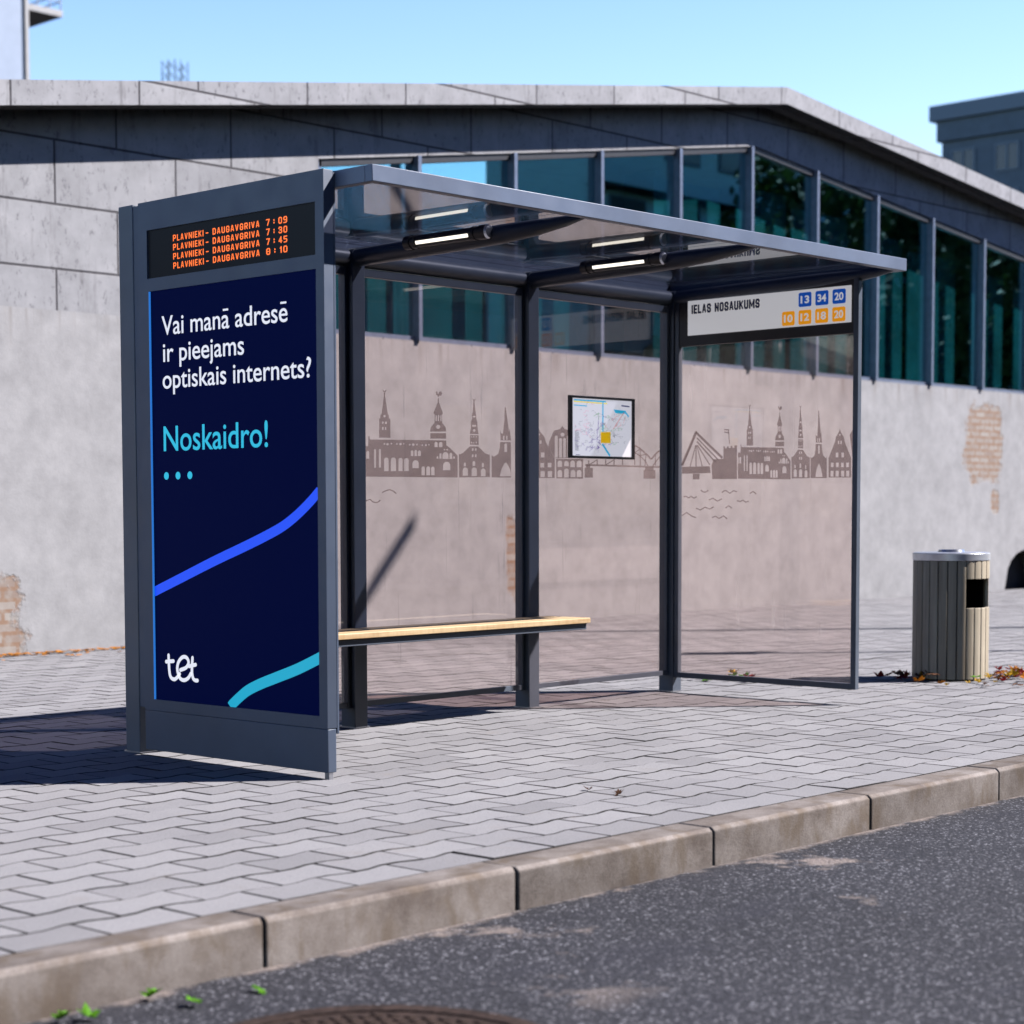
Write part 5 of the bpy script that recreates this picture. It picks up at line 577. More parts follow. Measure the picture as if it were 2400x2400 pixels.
# windows bay by bay
cols = [WX0] + [7.53 + 1.3255*i for i in range(18)] + [WX1]
for i in range(len(cols)-1):
    a, b = cols[i], cols[i+1]
    fr = MB(); w = .022; hd = MB()
    pts = [a, b] if not (a < 12.93 < b) else [a, 12.93, b]
    if i: fr.box(a-w, a+w, YF-.035, YF+.10, 2.66, wtop(a)-.002)
    else: fr.box(a, a+.05, YF+.02, YF+.10, 2.66, wtop(a)-.002)
    for p, q in zip(pts[:-1], pts[1:]):
        hd.prism([(p+(w+.001 if p == a else 0), YF+.02, wtop(p)-.062), (q-(w+.001 if q == b else 0), YF+.02, wtop(q)-.062), (q-(w+.001 if q == b else 0), YF+.02, wtop(q)-.003), (p+(w+.001 if p == a else 0), YF+.02, wtop(p)-.003)], (0, .08, 0))
    fr.box(a+w+.001, b-w-.001, YF+.02, YF+.10, 2.662, 2.70)
    fo = fr.build('window', M['mullion'], hall); hd.build('window_head', M['dark_frame'], fo)
    pn = MB(); lp = [(a+w, YF+.05, 2.70)] + [(b-w, YF+.05, 2.70)] + [(p, YF+.05, wtop(p)-.062) for p in [b-w] + ([12.93] if len(pts) == 3 else []) + [a+w]]
    pn.prism(lp, (0, .012, 0)); pn.build('pane', M['win_glass'], fo)
    rc = random.Random(i*7+1)
    if i not in (3, 12):
        xa = a + rc.choice((.04, .04, .25, .4)); xb = b - rc.choice((.04, .04, .04, .35)); nn = 1; top = 6.0
        cu = MB(); ptsu = [(xa+(xb-xa)*t/nn, YF+.36+.022*(t % 2)+rc.uniform(-.006, .006)) for t in range(nn+1)]
        for p, q in zip(ptsu[:-1], ptsu[1:]): cu.prism([(p[0], p[1], 1.95), (q[0], q[1], 1.95), (q[0], q[1]+.006, 1.95), (p[0], p[1]+.006, 1.95)], (0, 0, min(top, wtop(p[0])-.25, wtop(q[0])-.25)-1.95))
        cu.build('curtain', M['curtain'], hall)

# ------------------------------------------------------------------ bus shelter
sh = thing('bus_shelter', (2.0, .65, 0), 'grey metal and tinted glass bus shelter with skyline print', 'bus shelter')
PX = (.030, 1.362, 2.674, 3.968); PW, PY0, PY1, PZ = .086, 1.266, 1.368, 2.30
for px in PX:
    MB().box(px, px+PW, PY0, PY1, 0.0, PZ if px > .1 else 2.424).build('post', M['frame'], sh, bevel=.004)
    bp = MB().box(px-.006, px+PW+.006, PY0-.008, PY1+.008, 0.0, .006).build('base_plate', M['steel'], sh)
# tubes under the roof: along the back and from back to front
RZ0, RZ1 = 2.350, 2.416
def tube_beam(a, b, nm):
    t = MB(); t.tube(a, b, .046, n=24, upv=(0, 0, 1), sq=.95); return t.build(nm, M['frame'], sh, smooth=True)
for a, b in zip(PX[:-1], PX[1:]): tube_beam((a+PW+.004, 1.316, 2.322), (b-.004, 1.316, 2.322), 'back_beam')
for px in PX:
    cx = px+PW/2
    if px == PX[0]: continue
    t = MB(); nb = 24; prof = [(1.262, 2.322, .046), (.55, 2.331, .046), (.30, 2.336, .044), (.10, 2.343, .036), (-.06, 2.352, .024), (-.166, 2.360, .010)]
    for (ya, za, ra), (yb, zb, rb) in zip(prof[:-1], prof[1:]): t.tube((cx, ya, za), (cx, yb, zb), ra, rb, n=nb, caps=False, upv=(0, 0, 1))
    t.build('cross_beam', M['frame'], sh, smooth=True)
    if px != PX[0]:
        t = MB(); t.tube((px+PW/2, 1.262, 2.322), (px+PW/2, 1.370, 2.322), .049, n=24, sq=.98); t.box(px, px+PW, PY0, PY1, 2.301, 2.338); t.build('joint_sleeve', M['frame'], sh, smooth=True)
# roof rim: a box frame, open inside
RX0, RX1, RY0, RY1 = .0655, 4.066, -.209, 1.380
rm = MB()
rm.box(RX0, RX1, RY0, RY0+.042, RZ0, RZ1); rm.box(.1175, RX1, RY1-.042, RY1, RZ0, RZ1)
rm.box(RX0, RX0+.042, RY0+.042, 1.262, RZ0, RZ1); rm.box(.1175, .1595, 1.2625, RY1-.042, RZ0, RZ1); rm.box(RX1-.042, RX1, RY0+.042, RY1-.042, RZ0, RZ1)
rm.build('roof_rim', M['fascia'], sh, bevel=.003)
xs = [.1600, PX[1]+PW/2, PX[2]+PW/2, RX1-.042]
for a, b in zip(xs[:-1], xs[1:]):
    MB().box(a+.004, b-.004, RY0+.044, RY1-.044, 2.392, 2.401).build('roof_pane', M['roof_glass'], sh)
# back glazing, one framed pane per bay
GY = 1.312
for i, (a, b) in enumerate(zip(PX[:-1], PX[1:])):
    x0, x1 = a+PW+.002, b-.002
    fr = MB(); fr.box(x0, x0+.022, GY-.018, GY+.018, .10, 2.278); fr.box(x1-.022, x1, GY-.018, GY+.018, .10, 2.278)
    fr.box(x0+.022, x1-.022, GY-.016, GY+.016, .10, .128); fr.box(x0+.022, x1-.022, GY-.016, GY+.016, 2.236, 2.274)
    fo = fr.build('back_pane_frame', M['frame'], sh, bevel=.002)
    MB().box(x0+.016, x1-.016, GY-.004, GY+.004, .12, 2.25).build('back_pane', M['glass'], fo)
P_BACK = plane((0, GY-.0055, 0), (1, 0, 0), (0, 0, 1))
def skyline(shapes, clip, mat4, parent, zoff=0.0):
    ms = []
    for s_ in shapes:
        xs_ = [p[0] for p in s_[0]]
        if max(xs_) < clip[0] or min(xs_) > clip[1]: continue
        ms.append(curve_mesh(fill([[(min(max(p[0], clip[0]), clip[1]), p[1]) for p in lp] for lp in s_])))
    return place(join_meshes(ms, 'skyline_print'), 'skyline_print', M['film'], parent, mat4)
bays = [(PX[1]+PW+.026, PX[2]-.026), (PX[2]+PW+.026, PX[3]-.026)]
for c in bays: skyline(SKY_BACK, c, P_BACK, sh)
# end wall at the far side: header panel above, glass below
EX = 3.992
fr = MB(); fr.box(EX-.014, EX+.022, .030, .062, .086, 2.330); fr.box(EX-.014, EX+.022, PY0-.03, PY0-.002, .086, 2.330)
fr.box(EX-.012, EX+.020, .062, PY0-.03, .086, .118)
fo = fr.build('end_pane_frame', M['frame'], sh, bevel=.002)
MB().box(EX-.010, EX+.020, .062, PY0-.03, 2.034, 2.326).build('end_header', M['black_frame'], sh, bevel=.002)
MB().box(EX+.000, EX+.008, .058, PY0-.026, .112, 2.036).build('end_pane', M['glass'], fo)
P_END = plane((EX-.0015, 0, 0), (0, -1, 0), (0, 0, 1))
skyline(SKY_SIDE, (-PY0+.034, -.064), P_END, sh)

# ------------------------------------------------------------------ advertising panel at the near end
ad = thing('advertising_panel', (.02, .6, 0), 'tall grey lightbox with navy poster and orange departure display', 'advertising panel')
AD = plane((0, 0, 0), (0, -1, 0), (0, 0, 1))      # local x = -y, local y = z, faces -x
H, D = 2.4164, 1.187
outer = [(-D, .205), (-D, H), (0, H), (0, .205)]
dsp = [(-1.129, 2.086), (-1.129, 2.294), (-.050, 2.294), (-.050, 2.086)]
pst = [(-1.121, .254), (-1.121, 2.031), (-.048, 2.031), (-.048, .254)]
me = curve_mesh(fill([outer, dsp, pst], .050)); cs = place(me, 'casing', M['panel_paint'], ad, AD, -.0255)
b = cs.modifiers.new('bevel', 'BEVEL'); b.width = .003; b.segments = 2; b.limit_method = 'ANGLE'
MB().box(.040, .0505, .012, D-.012, .20, H-.012).build('back_plate', M['panel_paint'], ad)
MB().box(.034, .0502, D, PY0-.0005, .21, H-.001).build('hinge_strip', M['panel_paint'], ad)
MB().box(.001, .0475, .0, D, .028, .2035).build('skirt', M['panel_paint'], ad, bevel=.003)
MB().box(.052, .064, .0, .035, .182, H-.01).build('edge_trim', M['panel_paint'], ad, bevel=.002)
MB().box(.012, .034, .006, .032, .0, .030).build('foot', M['steel'], ad)
sc = MB().box(.010, .020, .048, 1.131, 2.083, 2.296).build('departure_display', M['screen'], ad)
po = MB().box(.010, .020, .046, 1.123, .250, 2.034).build('poster', M['poster'], ad)
MB().box(.0006, .0096, 1.1180, 1.1207, .2545, 2.0305).build('lit_edge', glow('poster_edge_glow', (.03, .24, .85), .45), po)
def on_ad(ms, nm, mat, par): return place(join_meshes(ms, nm), nm, mat, par, AD, -.0092)
rows = (('7 : 09', 2.2315), ('7 : 30', 2.1930), ('7 : 45', 2.1540), ('8 : 10', 2.1145))
for t, zb in rows:
    on_ad([block_text('PLAVNIEKI', -.957, -.752, zb, .0265, .16, .44, .22)], 'place_lettering', M['led'], sc)
    on_ad([block_text('-', -.737, -.720, zb, .0265, .16)], 'dash', M['led'], sc)
    on_ad([block_text('DAUGAVGRIVA', -.692, -.394, zb, .0265, .16, .44, .22)], 'place_lettering', M['led'], sc)
    on_ad([block_text(t, -.353, -.2245, zb, .0265, .155, .44, .22)], 'time_lettering', M['led'], sc)
def macron(prefix, letter, whole, x0_, x1_, zb, cap, bold):
    # a bar above one letter of a fitted line
    def ext(b): m_ = text(b, 0, 1, 0, 1, bold) if False else None
    def span(b):
        cu = bpy.data.curves.new('t', 'FONT'); cu.body = b; cu.size = 1; cu.offset = bold; m_ = curve_mesh(cu); xs_ = [v.co.x for v in m_.vertices]; bpy.data.meshes.remove(m_); return min(xs_), max(xs_)
    a, b = span(whole); k_ = (x1_-x0_)/(b-a); r_ = x0_+(span(prefix+letter)[1]-a)*k_; q0, q1 = span(letter); w_ = (q1-q0)*k_
    return curve_mesh(fill([[(r_-w_*.82, zb+cap*.90), (r_-w_*.12, zb+cap*.90), (r_-w_*.12, zb+cap*1.00), (r_-w_*.82, zb+cap*1.00)]]))
FB = .007
on_ad([text('ir pieejams', -1.036, -.499, 1.723, .081, FB)], 'question_lettering', M['ink_white'], po)
on_ad([text('optiskais internets?', -1.041, -.090, 1.608, .081, FB)], 'question_lettering', M['ink_white'], po)
on_ad([text('Vai mana adrese', -1.043, -.228, 1.838, .081, FB), macron('Vai man', 'a', 'Vai mana adrese', -1.043, -.228, 1.838, .081, FB), macron('Vai mana adres', 'e', 'Vai mana adrese', -1.043, -.228, 1.838, .081, FB)], 'question_lettering', M['ink_white'], po)
on_ad([text('Noskaidro!', -1.040, -.355, 1.339, .107, FB)], 'answer_lettering', M['ink_cyan'], po)
for x_ in (-1.024, -.944, -.863): on_ad([curve_mesh(fill([disc(x_, 1.232, .0165)]))], 'dot', M['ink_cyan'], po)
bl = catmull([(-1.121, .727), (-.926, .793), (-.711, .866), (-.503, .932), (-.368, .977), (-.27, 1.014), (-.189, 1.056), (-.109, 1.108), (-.048, 1.155)])
on_ad([curve_mesh(fill([stroke(bl, .042, 0)]))], 'blue_ribbon', M['ink_blue'], po)
cy = catmull([(-.048, .490), (-.181, .438), (-.311, .396), (-.411, .364), (-.496, .331), (-.555, .296), (-.600, .265), (-.612, .254)])
on_ad([curve_mesh(fill([stroke(cy, .046, 0)]))], 'cyan_ribbon', M['ink_teal'], po)
tw = .0165
t1 = stroke(catmull([(-1.026, .452), (-1.022, .385), (-1.012, .357), (-.988, .349), (-.966, .360), (-.950, .375)]), tw)
t1b = stroke([(-1.042, .4235), (-.992, .4285)], tw)
e1 = stroke(catmull([(-.945, .392), (-.905, .405), (-.888, .428), (-.902, .448), (-.930, .448), (-.958, .425), (-.966, .392), (-.950, .358), (-.922, .349), (-.892, .360), (-.874, .380)]), tw)
t2 = stroke(catmull([(-.861, .449), (-.866, .392), (-.859, .362), (-.845, .353), (-.829, .353)]), tw)
t2b = stroke([(-.885, .4115), (-.840, .4205)], tw)
on_ad([curve_mesh(fill([s_])) for s_ in (t1, e1, t2)] , 'logo_lettering', M['ink_white'], po)
place(join_meshes([curve_mesh(fill([s_])) for s_ in (t1b, t2b)], 'logo_bars'), 'logo_bars', M['ink_white'], po, AD, -.0088)

# ------------------------------------------------------------------ bench
be = thing('bench', (1.4, 1.1, 0), 'pale pine slatted bench on grey steel fixed to shelter posts', 'bench')
for i, (a, b) in enumerate(((.925, 1.018), (1.026, 1.120), (1.128, 1.222))):
    MB().box(.075, 2.785, a, b, .474, .503, (.8, .45, .6)[i]).build('seat_slat', M['seat_wood'], be, bevel=.004)
fr = MB(); fr.box(.08, 2.775, .945, .975, .440, .4735); fr.box(.08, 2.775, 1.175, 1.205, .440, .4735)
for px in PX[:3]: fr.box(px+.02, px+PW-.02, .975, 1.175, .442, .4725); fr.box(px+.018, px+PW-.018, 1.205, PY0+.002, .42, .4735)
fr.build('bench_frame', M['frame'], be, bevel=.003)

# ------------------------------------------------------------------ lamps under the roof
def lamp(px, label):
    cx = px-.012; z = 2.345; o = thing('tube_lamp', (cx, .61, z), label, 'lamp', 'tube lamps under the shelter roof')
    t = MB(); t.tube((cx, .37, z), (cx, .86, z), .030, n=18); t.build('lamp_body', M['dark'], o, smooth=True)
    for y0, y1, r in ((.355, .40, .034), (.425, .445, .033), (.80, .82, .033), (.835, .875, .034)):
        t = MB(); t.tube((cx, y0, z), (cx, y1, z), r, n=18); t.build('clamp', M['dark'], o, smooth=True)
    t = MB(); t.tube((cx, .345, z), (cx, .3545, z), .027, .033, n=18); t.build('end_cap', M['steel'], o, smooth=True)
    n = 8; pts = []
    for k in range(n+1):
        a = R(183+30*k/n); pts.append((cx+.0325*math.cos(a), .455, z+.0325*math.sin(a)))
    t = MB(); t.prism([(p[0], .455, p[2]) for p in pts] + [(cx-.024, .455, z-.009)], (0, .335, 0)); t.build('diffuser', M['lamp_glow'], o, smooth=True)
    t = MB(); t.box(cx+.018, cx+.058, .46, .80, z+.022, z+.034); t.build('bracket', M['dark'], o)
lamp(PX[1], 'lit black tube lamp clamped to the roof beam nearest the advertising panel')
lamp(PX[2], 'lit black tube lamp clamped to the roof beam above the bench end')

# ------------------------------------------------------------------ route sign on the end wall
rs = thing('route_sign', (EX-.014, .62, 2.19), 'white street name sign with blue and orange route numbers', 'sign')
RSX = EX-.0185
RS = plane((RSX, 0, 0), (0, -1, 0), (0, 0, 1))
MB().box(RSX, EX-.0095, .077, 1.168, 2.0945, 2.2935).build('sign_board', M['white_sign'], rs)
place(block_text('IELAS NOSAUKUMS', -1.141, -.667, 2.217, .0525, .218, .37, .08), 'street_lettering', M['sign_navy'], rs, RS, .0012)
def tile(x0, z0, num, mat):
    to = place(curve_mesh(fill([rrect(x0, x0+.083, z0, z0+.079, .010)], .001)), 'route_tile', mat, rs, RS, .0012)
    place(text(num, x0+.0135, x0+.0695, z0+.0185, .042, .03), 'route_number', M['white_sign'], to, RS, .0024)
for x0, nm in ((-.409, '13'), (-.300, '34'), (-.191, '20')): tile(x0, 2.1995, nm, M['sign_blue'])
for x0, nm in ((-.517, '10'), (-.409, '12'), (-.301, '18'), (-.192, '20')): tile(x0, 2.1025, nm, M['sign_orange'])

# ------------------------------------------------------------------ route map on the back pane
mp = thing('map_board', (3.34, GY-.02, 1.37), 'square transit map in a black frame on the back pane', 'map')
MY = GY-.0065
f_ = MB(); x0, x1, z0, z1 = 3.047, 3.628, 1.370, 1.7185
f_.box(x0, x0+.022, MY-.020, MY, z0, z1); f_.box(x1-.022, x1, MY-.020, MY, z0, z1); f_.box(x0+.022, x1-.022, MY-.020, MY, z0, z0+.014); f_.box(x0+.022, x1-.022, MY-.020, MY, z1-.014, z1)
f_.build('map_frame', M['dark'], mp, bevel=.002)
sheet = MB().box(x0+.02, x1-.02, MY-.012, MY-.002, z0+.012, z1-.012).build('map_sheet', M['paper'], mp)
MP = plane((0, MY-.0120, 0), (1, 0, 0), (0, 0, 1))
def mu(u, v): return (x0+.022+(x1-x0-.044)*u, z1-.014-(z1-z0-.028)*v)     # 0..1 from the top left of the sheet
def inks(nm, mat, strokes, polys=(), lift=.0008):
    ms = [curve_mesh(fill([stroke([mu(*p) for p in s_[0]], s_[1], 0)])) for s_ in strokes] + [curve_mesh(fill([[mu(*p) for p in q]])) for q in polys]
    place(join_meshes(ms, nm), nm, mat, sheet, MP, lift)
inks('map_river', M['map_cyan'], [([(.51, .03), (.51, .60)], .010), ([(.50, .78), (.63, .99)], .013), ([(.03, .035), (.56, .035)], .007), ([(.03, .125), (.25, .13)], .005), ([(.89, .20), (.95, .28)], .010)], [[(.69, .165), (.90, .175), (.89, .23), (.72, .225)]])
inks('map_title', M['map_yellow'], [([(.03, .06), (.58, .068)], .006)], lift=.0006)
inks('map_centre', M['map_amber'], [], [[(.475, .575), (.64, .565), (.64, .765), (.475, .765)]], .0012)
rr = random.Random(11)
def wander(n, cx, cy, sx, sy, w, steps=6):
    out = []
    for _ in range(n):
        p = [cx+rr.gauss(0, sx), cy+rr.gauss(0, sy)]; pts = []
        d = rr.choice([0, 1, 2, 3])
        for _k in range(rr.randint(3, steps)):
            pts.append((min(.96, max(.05, p[0])), min(.97, max(.05, p[1])))); a = math.pi/4*rr.randint(0, 7); l = rr.uniform(.02, .07)
            p = [p[0]+l*math.cos(a), p[1]+l*math.sin(a)]
        out.append((pts, w))
    return out
inks('map_lines_grey', M['map_grey'], wander(34, .33, .5, .12, .2, .0016) + wander(30, .72, .5, .12, .2, .0016), lift=.0009)
inks('map_lines_violet', M['map_violet'], wander(22, .5, .6, .2, .16, .0024) + wander(8, .33, .82, .1, .03, .0024) + [([(.44, .30), (.41, .75)], .003), ([(.40, .70), (.47, .62)], .003)], lift=.0010)
inks('map_lines_red', M['map_red'], [([(.87, .20), (.68, .52)], .0035), ([(.89, .28), (.86, .40)], .002)] + wander(6, .7, .5, .12, .15, .0018), lift=.0011)
inks('map_lines_green', M['map_green'], wander(12, .7, .45, .14, .2, .0018) + [([(.44, .36), (.44, .24), (.36, .30)], .003), ([(.46, .66), (.46, .45)], .0022)], lift=.0013)
inks('map_lines_pink', M['map_pink'], wander(12, .22, .42, .10, .18, .0018), lift=.0007)
inks('map_legend', M['map_grey'], [([(.05, .56+.012*k_), (.05+rr.uniform(.04, .08), .56+.012*k_)], .0022) for k_ in range(30)] + [([(.22, .88), (.36, .80)], .002)], lift=.0005)
inks('map_scale', M['map_navy'], [([(.82, .09), (.96, .098)], .007), ([(.06, .985), (.13, .985)], .003)], lift=.0014)

# ------------------------------------------------------------------ litter bin
BX, BY, BR = 5.855, .492, .232
bi = thing('litter_bin', (BX, BY, 0), 'round wooden slatted litter bin with grey metal lid', 'litter bin')
va = math.atan2(CAM.y-BY, CAM.x-BX)              # heading of the photograph's viewpoint
oa = va + R(62)                                  # the mouth is turned towards the sunny side
sl = MB(); NS = 25
for k_ in range(NS):
    a0 = 2*math.pi*(k_+.06)/NS + .04; a1 = 2*math.pi*(k_+.94)/NS + .04; am = (a0+a1)/2
    da = (am-oa+math.pi) % (2*math.pi)-math.pi; tn = random.random()
    segs = ((.012, .458), (.640, .752)) if abs(da) < R(38) else ((.012, .752),)
    for za, zb in segs:
        pts = []
        for aa, rr_ in ((a0, BR), (am, BR+.0035), (a1, BR), (a1, BR-.020), (a0, BR-.020)): pts.append((BX+rr_*math.cos(aa), BY+rr_*math.sin(aa), za))
        sl.prism(pts, (0, 0, zb-za), tn)
sl.build('slats', M['slat_wood'], bi, bevel=.002)
ln = MB(); nn = 40
for za, zb in ((.01, .455), (.643, .75)):
    ln.tube((BX, BY, za), (BX, BY, zb), BR-.024, n=nn, caps=False)
ln.tube((BX, BY, .455), (BX, BY, .643), BR-.16, n=nn, caps=False)
for k_ in range(nn):
    a0 = 2*math.pi*k_/nn; a1 = 2*math.pi*(k_+1)/nn; da = ((a0+a1)/2-oa+math.pi) % (2*math.pi)-math.pi
    if abs(da) > R(44): ln.quad([(BX+(BR-.024)*math.cos(t), BY+(BR-.024)*math.sin(t), z_) for t, z_ in ((a0, .455), (a1, .455), (a1, .643), (a0, .643))])
ln.tube((BX, BY, .004), (BX, BY, .02), BR-.03, n=nn)
ln.build('liner', M['dark'], bi)
ld = MB(); ld.tube((BX, BY, .754), (BX, BY, .800), BR+.006, n=48); ld.tube((BX, BY, .8005), (BX, BY, .806), BR+.006, BR-.012, n=48)
ld.build('lid', M['aluminium'], bi, bevel=.003, smooth=True)
at_ = MB(); at_.tube((BX, BY, .8062), (BX, BY, .822), .085, .078, n=32); at_.build('ash_tray', M['steel'], bi, smooth=True)

# ------------------------------------------------------------------ manhole cover in the road
mh = thing('manhole_cover', (-2.31, -2.65, ZR), 'rusty round manhole cover set in the asphalt', 'manhole cover')
MH = plane((-2.31, -2.65, ZR+.006), (1, 0, 0), (0, 1, 0))
place(curve_mesh(fill([disc(0, 0, .445, 64), disc(0, 0, .395, 64)], .016)), 'rim', M['rust'], mh, MH)
place(curve_mesh(fill([disc(0, 0, .388, 64)], .010)), 'cover', M['rust'], mh, MH)
st = MB()
for i in range(-9, 10):
    for j in range(-9, 10):
        x_, y_ = i*.038 + (.019 if j % 2 else 0), j*.038
        if math.hypot(x_, y_) < .365: st.box(-2.31+x_-.011, -2.31+x_+.011, -2.65+y_-.011, -2.65+y_+.011, ZR+.0112, ZR+.0155)
st.build('tread_studs', M['rust'], mh, bevel=.002)

# ------------------------------------------------------------------ fallen leaves
MAPLE = [(0, -.50), (.06, -.12), (.30, -.30), (.27, -.10), (.52, .02), (.38, .10), (.42, .26), (.22, .20), (.16, .34), (.0, .60), (-.16, .34), (-.22, .20), (-.42, .26), (-.38, .10), (-.52, .02), (-.27, -.10), (-.30, -.30), (-.06, -.12)]
def leaf_mesh(nm, size, mat, curl, seed):
    rl = random.Random(seed); bm = bmesh.new()
    c = bm.verts.new((0, 0, 0)); ring = []
    for x_, y_ in MAPLE:
        r2 = x_*x_+y_*y_; ring.append(bm.verts.new((x_*size, y_*size, size*(curl*r2 + rl.uniform(-.04, .10)*curl*2))))
    top = [bm.faces.new((c, ring[i], ring[(i+1) % len(ring)])) for i in range(len(ring))]
    ex = bmesh.ops.solidify(bm, geom=top, thickness=.0006)
    me = bpy.data.meshes.new(nm); bm.to_mesh(me); bm.free(); me.materials.append(mat); return me
LM = {}
for c_ in ('green', 'yellow', 'orange', 'red', 'brown'):
    LM[c_] = [leaf_mesh('maple_leaf', 1.0, M['leaf_'+c_], q, h_) for q, h_ in ((.35, 1), (.7, 2), (-.4, 3), (1.0, 4))]
rl = random.Random(21)
def leaf(x_, y_, z_, size, col, label, group):
    o = bpy.data.objects.new('fallen_leaf', rl.choice(LM[col])); COL.objects.link(o)
    o.rotation_euler = (rl.gauss(.08, .14), rl.gauss(0, .14), rl.uniform(0, 6.28)); s_ = size*rl.uniform(.8, 1.2); o.scale = (s_, s_*rl.uniform(.75, 1.1), s_)
    o.location = (x_, y_, z_ + .012*size/.1); tag(o, label, 'leaf', group); return o
def heap(n, fx, cols, where, group, size=.085, lift=.02):
    for _ in range(n):
        x_, y_ = fx(); c_ = rl.choice(cols)
        leaf(x_, y_, .004+abs(rl.gauss(0, lift)), size, c_, c_+' maple leaf lying among the leaves '+where, group)
heap(46, lambda: (6.03+rl.gauss(0, .20)+rl.random()*.25, .16+rl.gauss(0, .16)-rl.random()*.15), ['yellow', 'orange', 'orange', 'red', 'red', 'yellow', 'green'], 'on the sunny side of the litter bin', 'fallen leaves on the sunny side of the bin')
heap(16, lambda: (5.60+rl.gauss(0, .09), .62+rl.gauss(0, .10)), ['red', 'red', 'brown', 'yellow', 'orange'], 'in the shadow of the litter bin', 'fallen leaves in the shadow of the bin')
heap(9, lambda: (5.55+rl.uniform(-.25, .2), .05+rl.uniform(-.2, .25)), ['yellow', 'orange', 'brown'], 'in front of the litter bin', 'loose leaves in front of the bin', .05, .004)
heap(7, lambda: (4.66+rl.gauss(0, .06), 1.66+rl.gauss(0, .10)), ['green', 'green', 'red', 'orange', 'brown'], 'just behind the shelter corner post', 'fallen leaves behind the corner post', .08, .008)
heap(9, lambda: (4.82+rl.gauss(0, .06), 1.42+rl.gauss(0, .10)), ['orange', 'yellow', 'red', 'green'], 'under the end wall of the shelter', 'fallen leaves under the end wall', .08, .012)
leaf(4.12, 2.13, .004, .05, 'orange', 'small orange leaf alone behind the back pane', None)
leaf(.478, -.951, -.002, .040, 'brown', 'small pale brown leaf on paving nearer the advertising panel', None)
leaf(.459, -1.112, -.002, .048, 'brown', 'curled dark brown leaf on paving near the kerb', None)
for x_, y_, l_ in ((-2.324, -1.861, 'dull green leaf on asphalt closest under the kerb face'), (-2.283, -1.977, 'green maple leaf between the kerb and the manhole cover'), (-2.087, -1.992, 'large bright green leaf on asphalt by a kerb joint'), (-2.545, -1.905, 'green leaf on asphalt at the bottom edge of the photo'), (-2.60, -1.875, 'yellow green leaf on asphalt in the bottom corner of the photo')):
    o = leaf(x_, y_, ZR+.006, .062, 'green', l_, None)
# drift of small leaves along the foot of the wall, too many to count
lv = MB()
for _ in range(260):
    x_ = rl.uniform(1.5, 4.6); y_ = 6.82 - abs(rl.gauss(0, .05)) - (rl.random() < .12)*rl.random()*.5; a = rl.uniform(0, 6.28); s_ = rl.uniform(.02, .04); z_ = .004+rl.random()*.012
    lv.prism([(x_+s_*math.cos(a+t)*q, y_+s_*math.sin(a+t)*q, z_+rl.uniform(-.002, .008)) for t, q in ((0, 1), (1.2, .6), (2.4, .8), (3.5, 1), (4.6, .6))], (0, 0, .0015))
tag(lv.build('leaf_litter', M['leaf_orange']), 'drift of small orange leaves along the foot of the wall', 'leaf litter', kind='stuff')

# ------------------------------------------------------------------ buildings beyond the hall
wt = thing('white_apartment_house', (34, 66, 0), 'pale white house corner with a cantilevered balcony above the hall roof', 'building')
MB().box(20, 39.45, 60, 78, 0, 34).build('wall', M['white_render'], wt, bevel=.03)
MB().box(39.452, 39.62, 59.9, 60.25, 0, 34).build('downpipe', M['balcony'], wt)
MB().box(39.46, 41.40, 60.1, 71, 21.30, 21.56).build('balcony_slab', M['balcony'], wt, bevel=.02)
rl_ = MB()
for z_ in (21.9, 22.2, 22.5): rl_.box(39.46, 41.36, 60.14, 60.18, z_, z_+.04); rl_.box(41.32, 41.36, 60.18, 70.9, z_, z_+.04)
for x_ in (39.6, 40.2, 40.8, 41.32): rl_.box(x_, x_+.04, 60.135, 60.185, 21.561, 22.56)
rl_.build('balcony_railing', M['white_render'], wt)

bl_ = thing('panel_block', (116, 45, 0), 'grey panel block with flat roof and windows rising behind the roof slope', 'building')
bw = MB().box(110.6, 128, 20, 59.2, 0, 25.4); bw.build('wall', M['panel_block'], bl_)
MB().box(110.0, 128.4, 19.6, 59.85, 26.75, 27.75).build('cornice', M['block_trim'], bl_)
MB().box(110.3, 128.2, 19.8, 59.45, 25.41, 26.745).build('parapet', M['panel_block'], bl_)
for fl in range(4):
    zb = 23.0 - 3.0*fl; y_ = 58.5
    while y_ > 24:
        w_ = MB(); w_.box(110.5, 110.62, y_-1.72, y_, zb, zb+.12); w_.box(110.5, 110.62, y_-1.72, y_, zb+1.68, zb+1.8)
        for q in (0, .8, 1.6): w_.box(110.49, 110.63, y_-q-.12, y_-q, zb+.121, zb+1.679)
        wo = w_.build('window', M['block_trim'], bl_)
        MB().box(110.56, 110.58, y_-1.6, y_-.12, zb+.12, zb+1.68).build('pane', M['far_glass'], wo)
        y_ -= 3.1

ms = thing('lattice_mast', (47, 60, 0), 'distant blue steel lattice mast top above the hall roof', 'mast')
for cx in (46.72, 47.42):
    t = MB()
    for a, b in ((-.2, -.2), (.2, -.2), (.2, .2), (-.2, .2)): t.tube((cx+a, 60+b, 0), (cx+a, 60+b, 20.45+rl.uniform(-.15, .2)), .028, n=6)
    z_ = 12.0
    while z_ < 20.2:
        for s_ in (-.2, .2): t.tube((cx-.2, 60+s_, z_), (cx+.2, 60+s_, z_+.4), .018, n=5); t.tube((cx+.2, 60+s_, z_), (cx-.2, 60+s_, z_+.4), .018, n=5); t.tube((cx+s_, 59.8, z_), (cx+s_, 60.2, z_+.4), .018, n=5)
        z_ += .4
    t.build('lattice_column', M['mast'], ms)

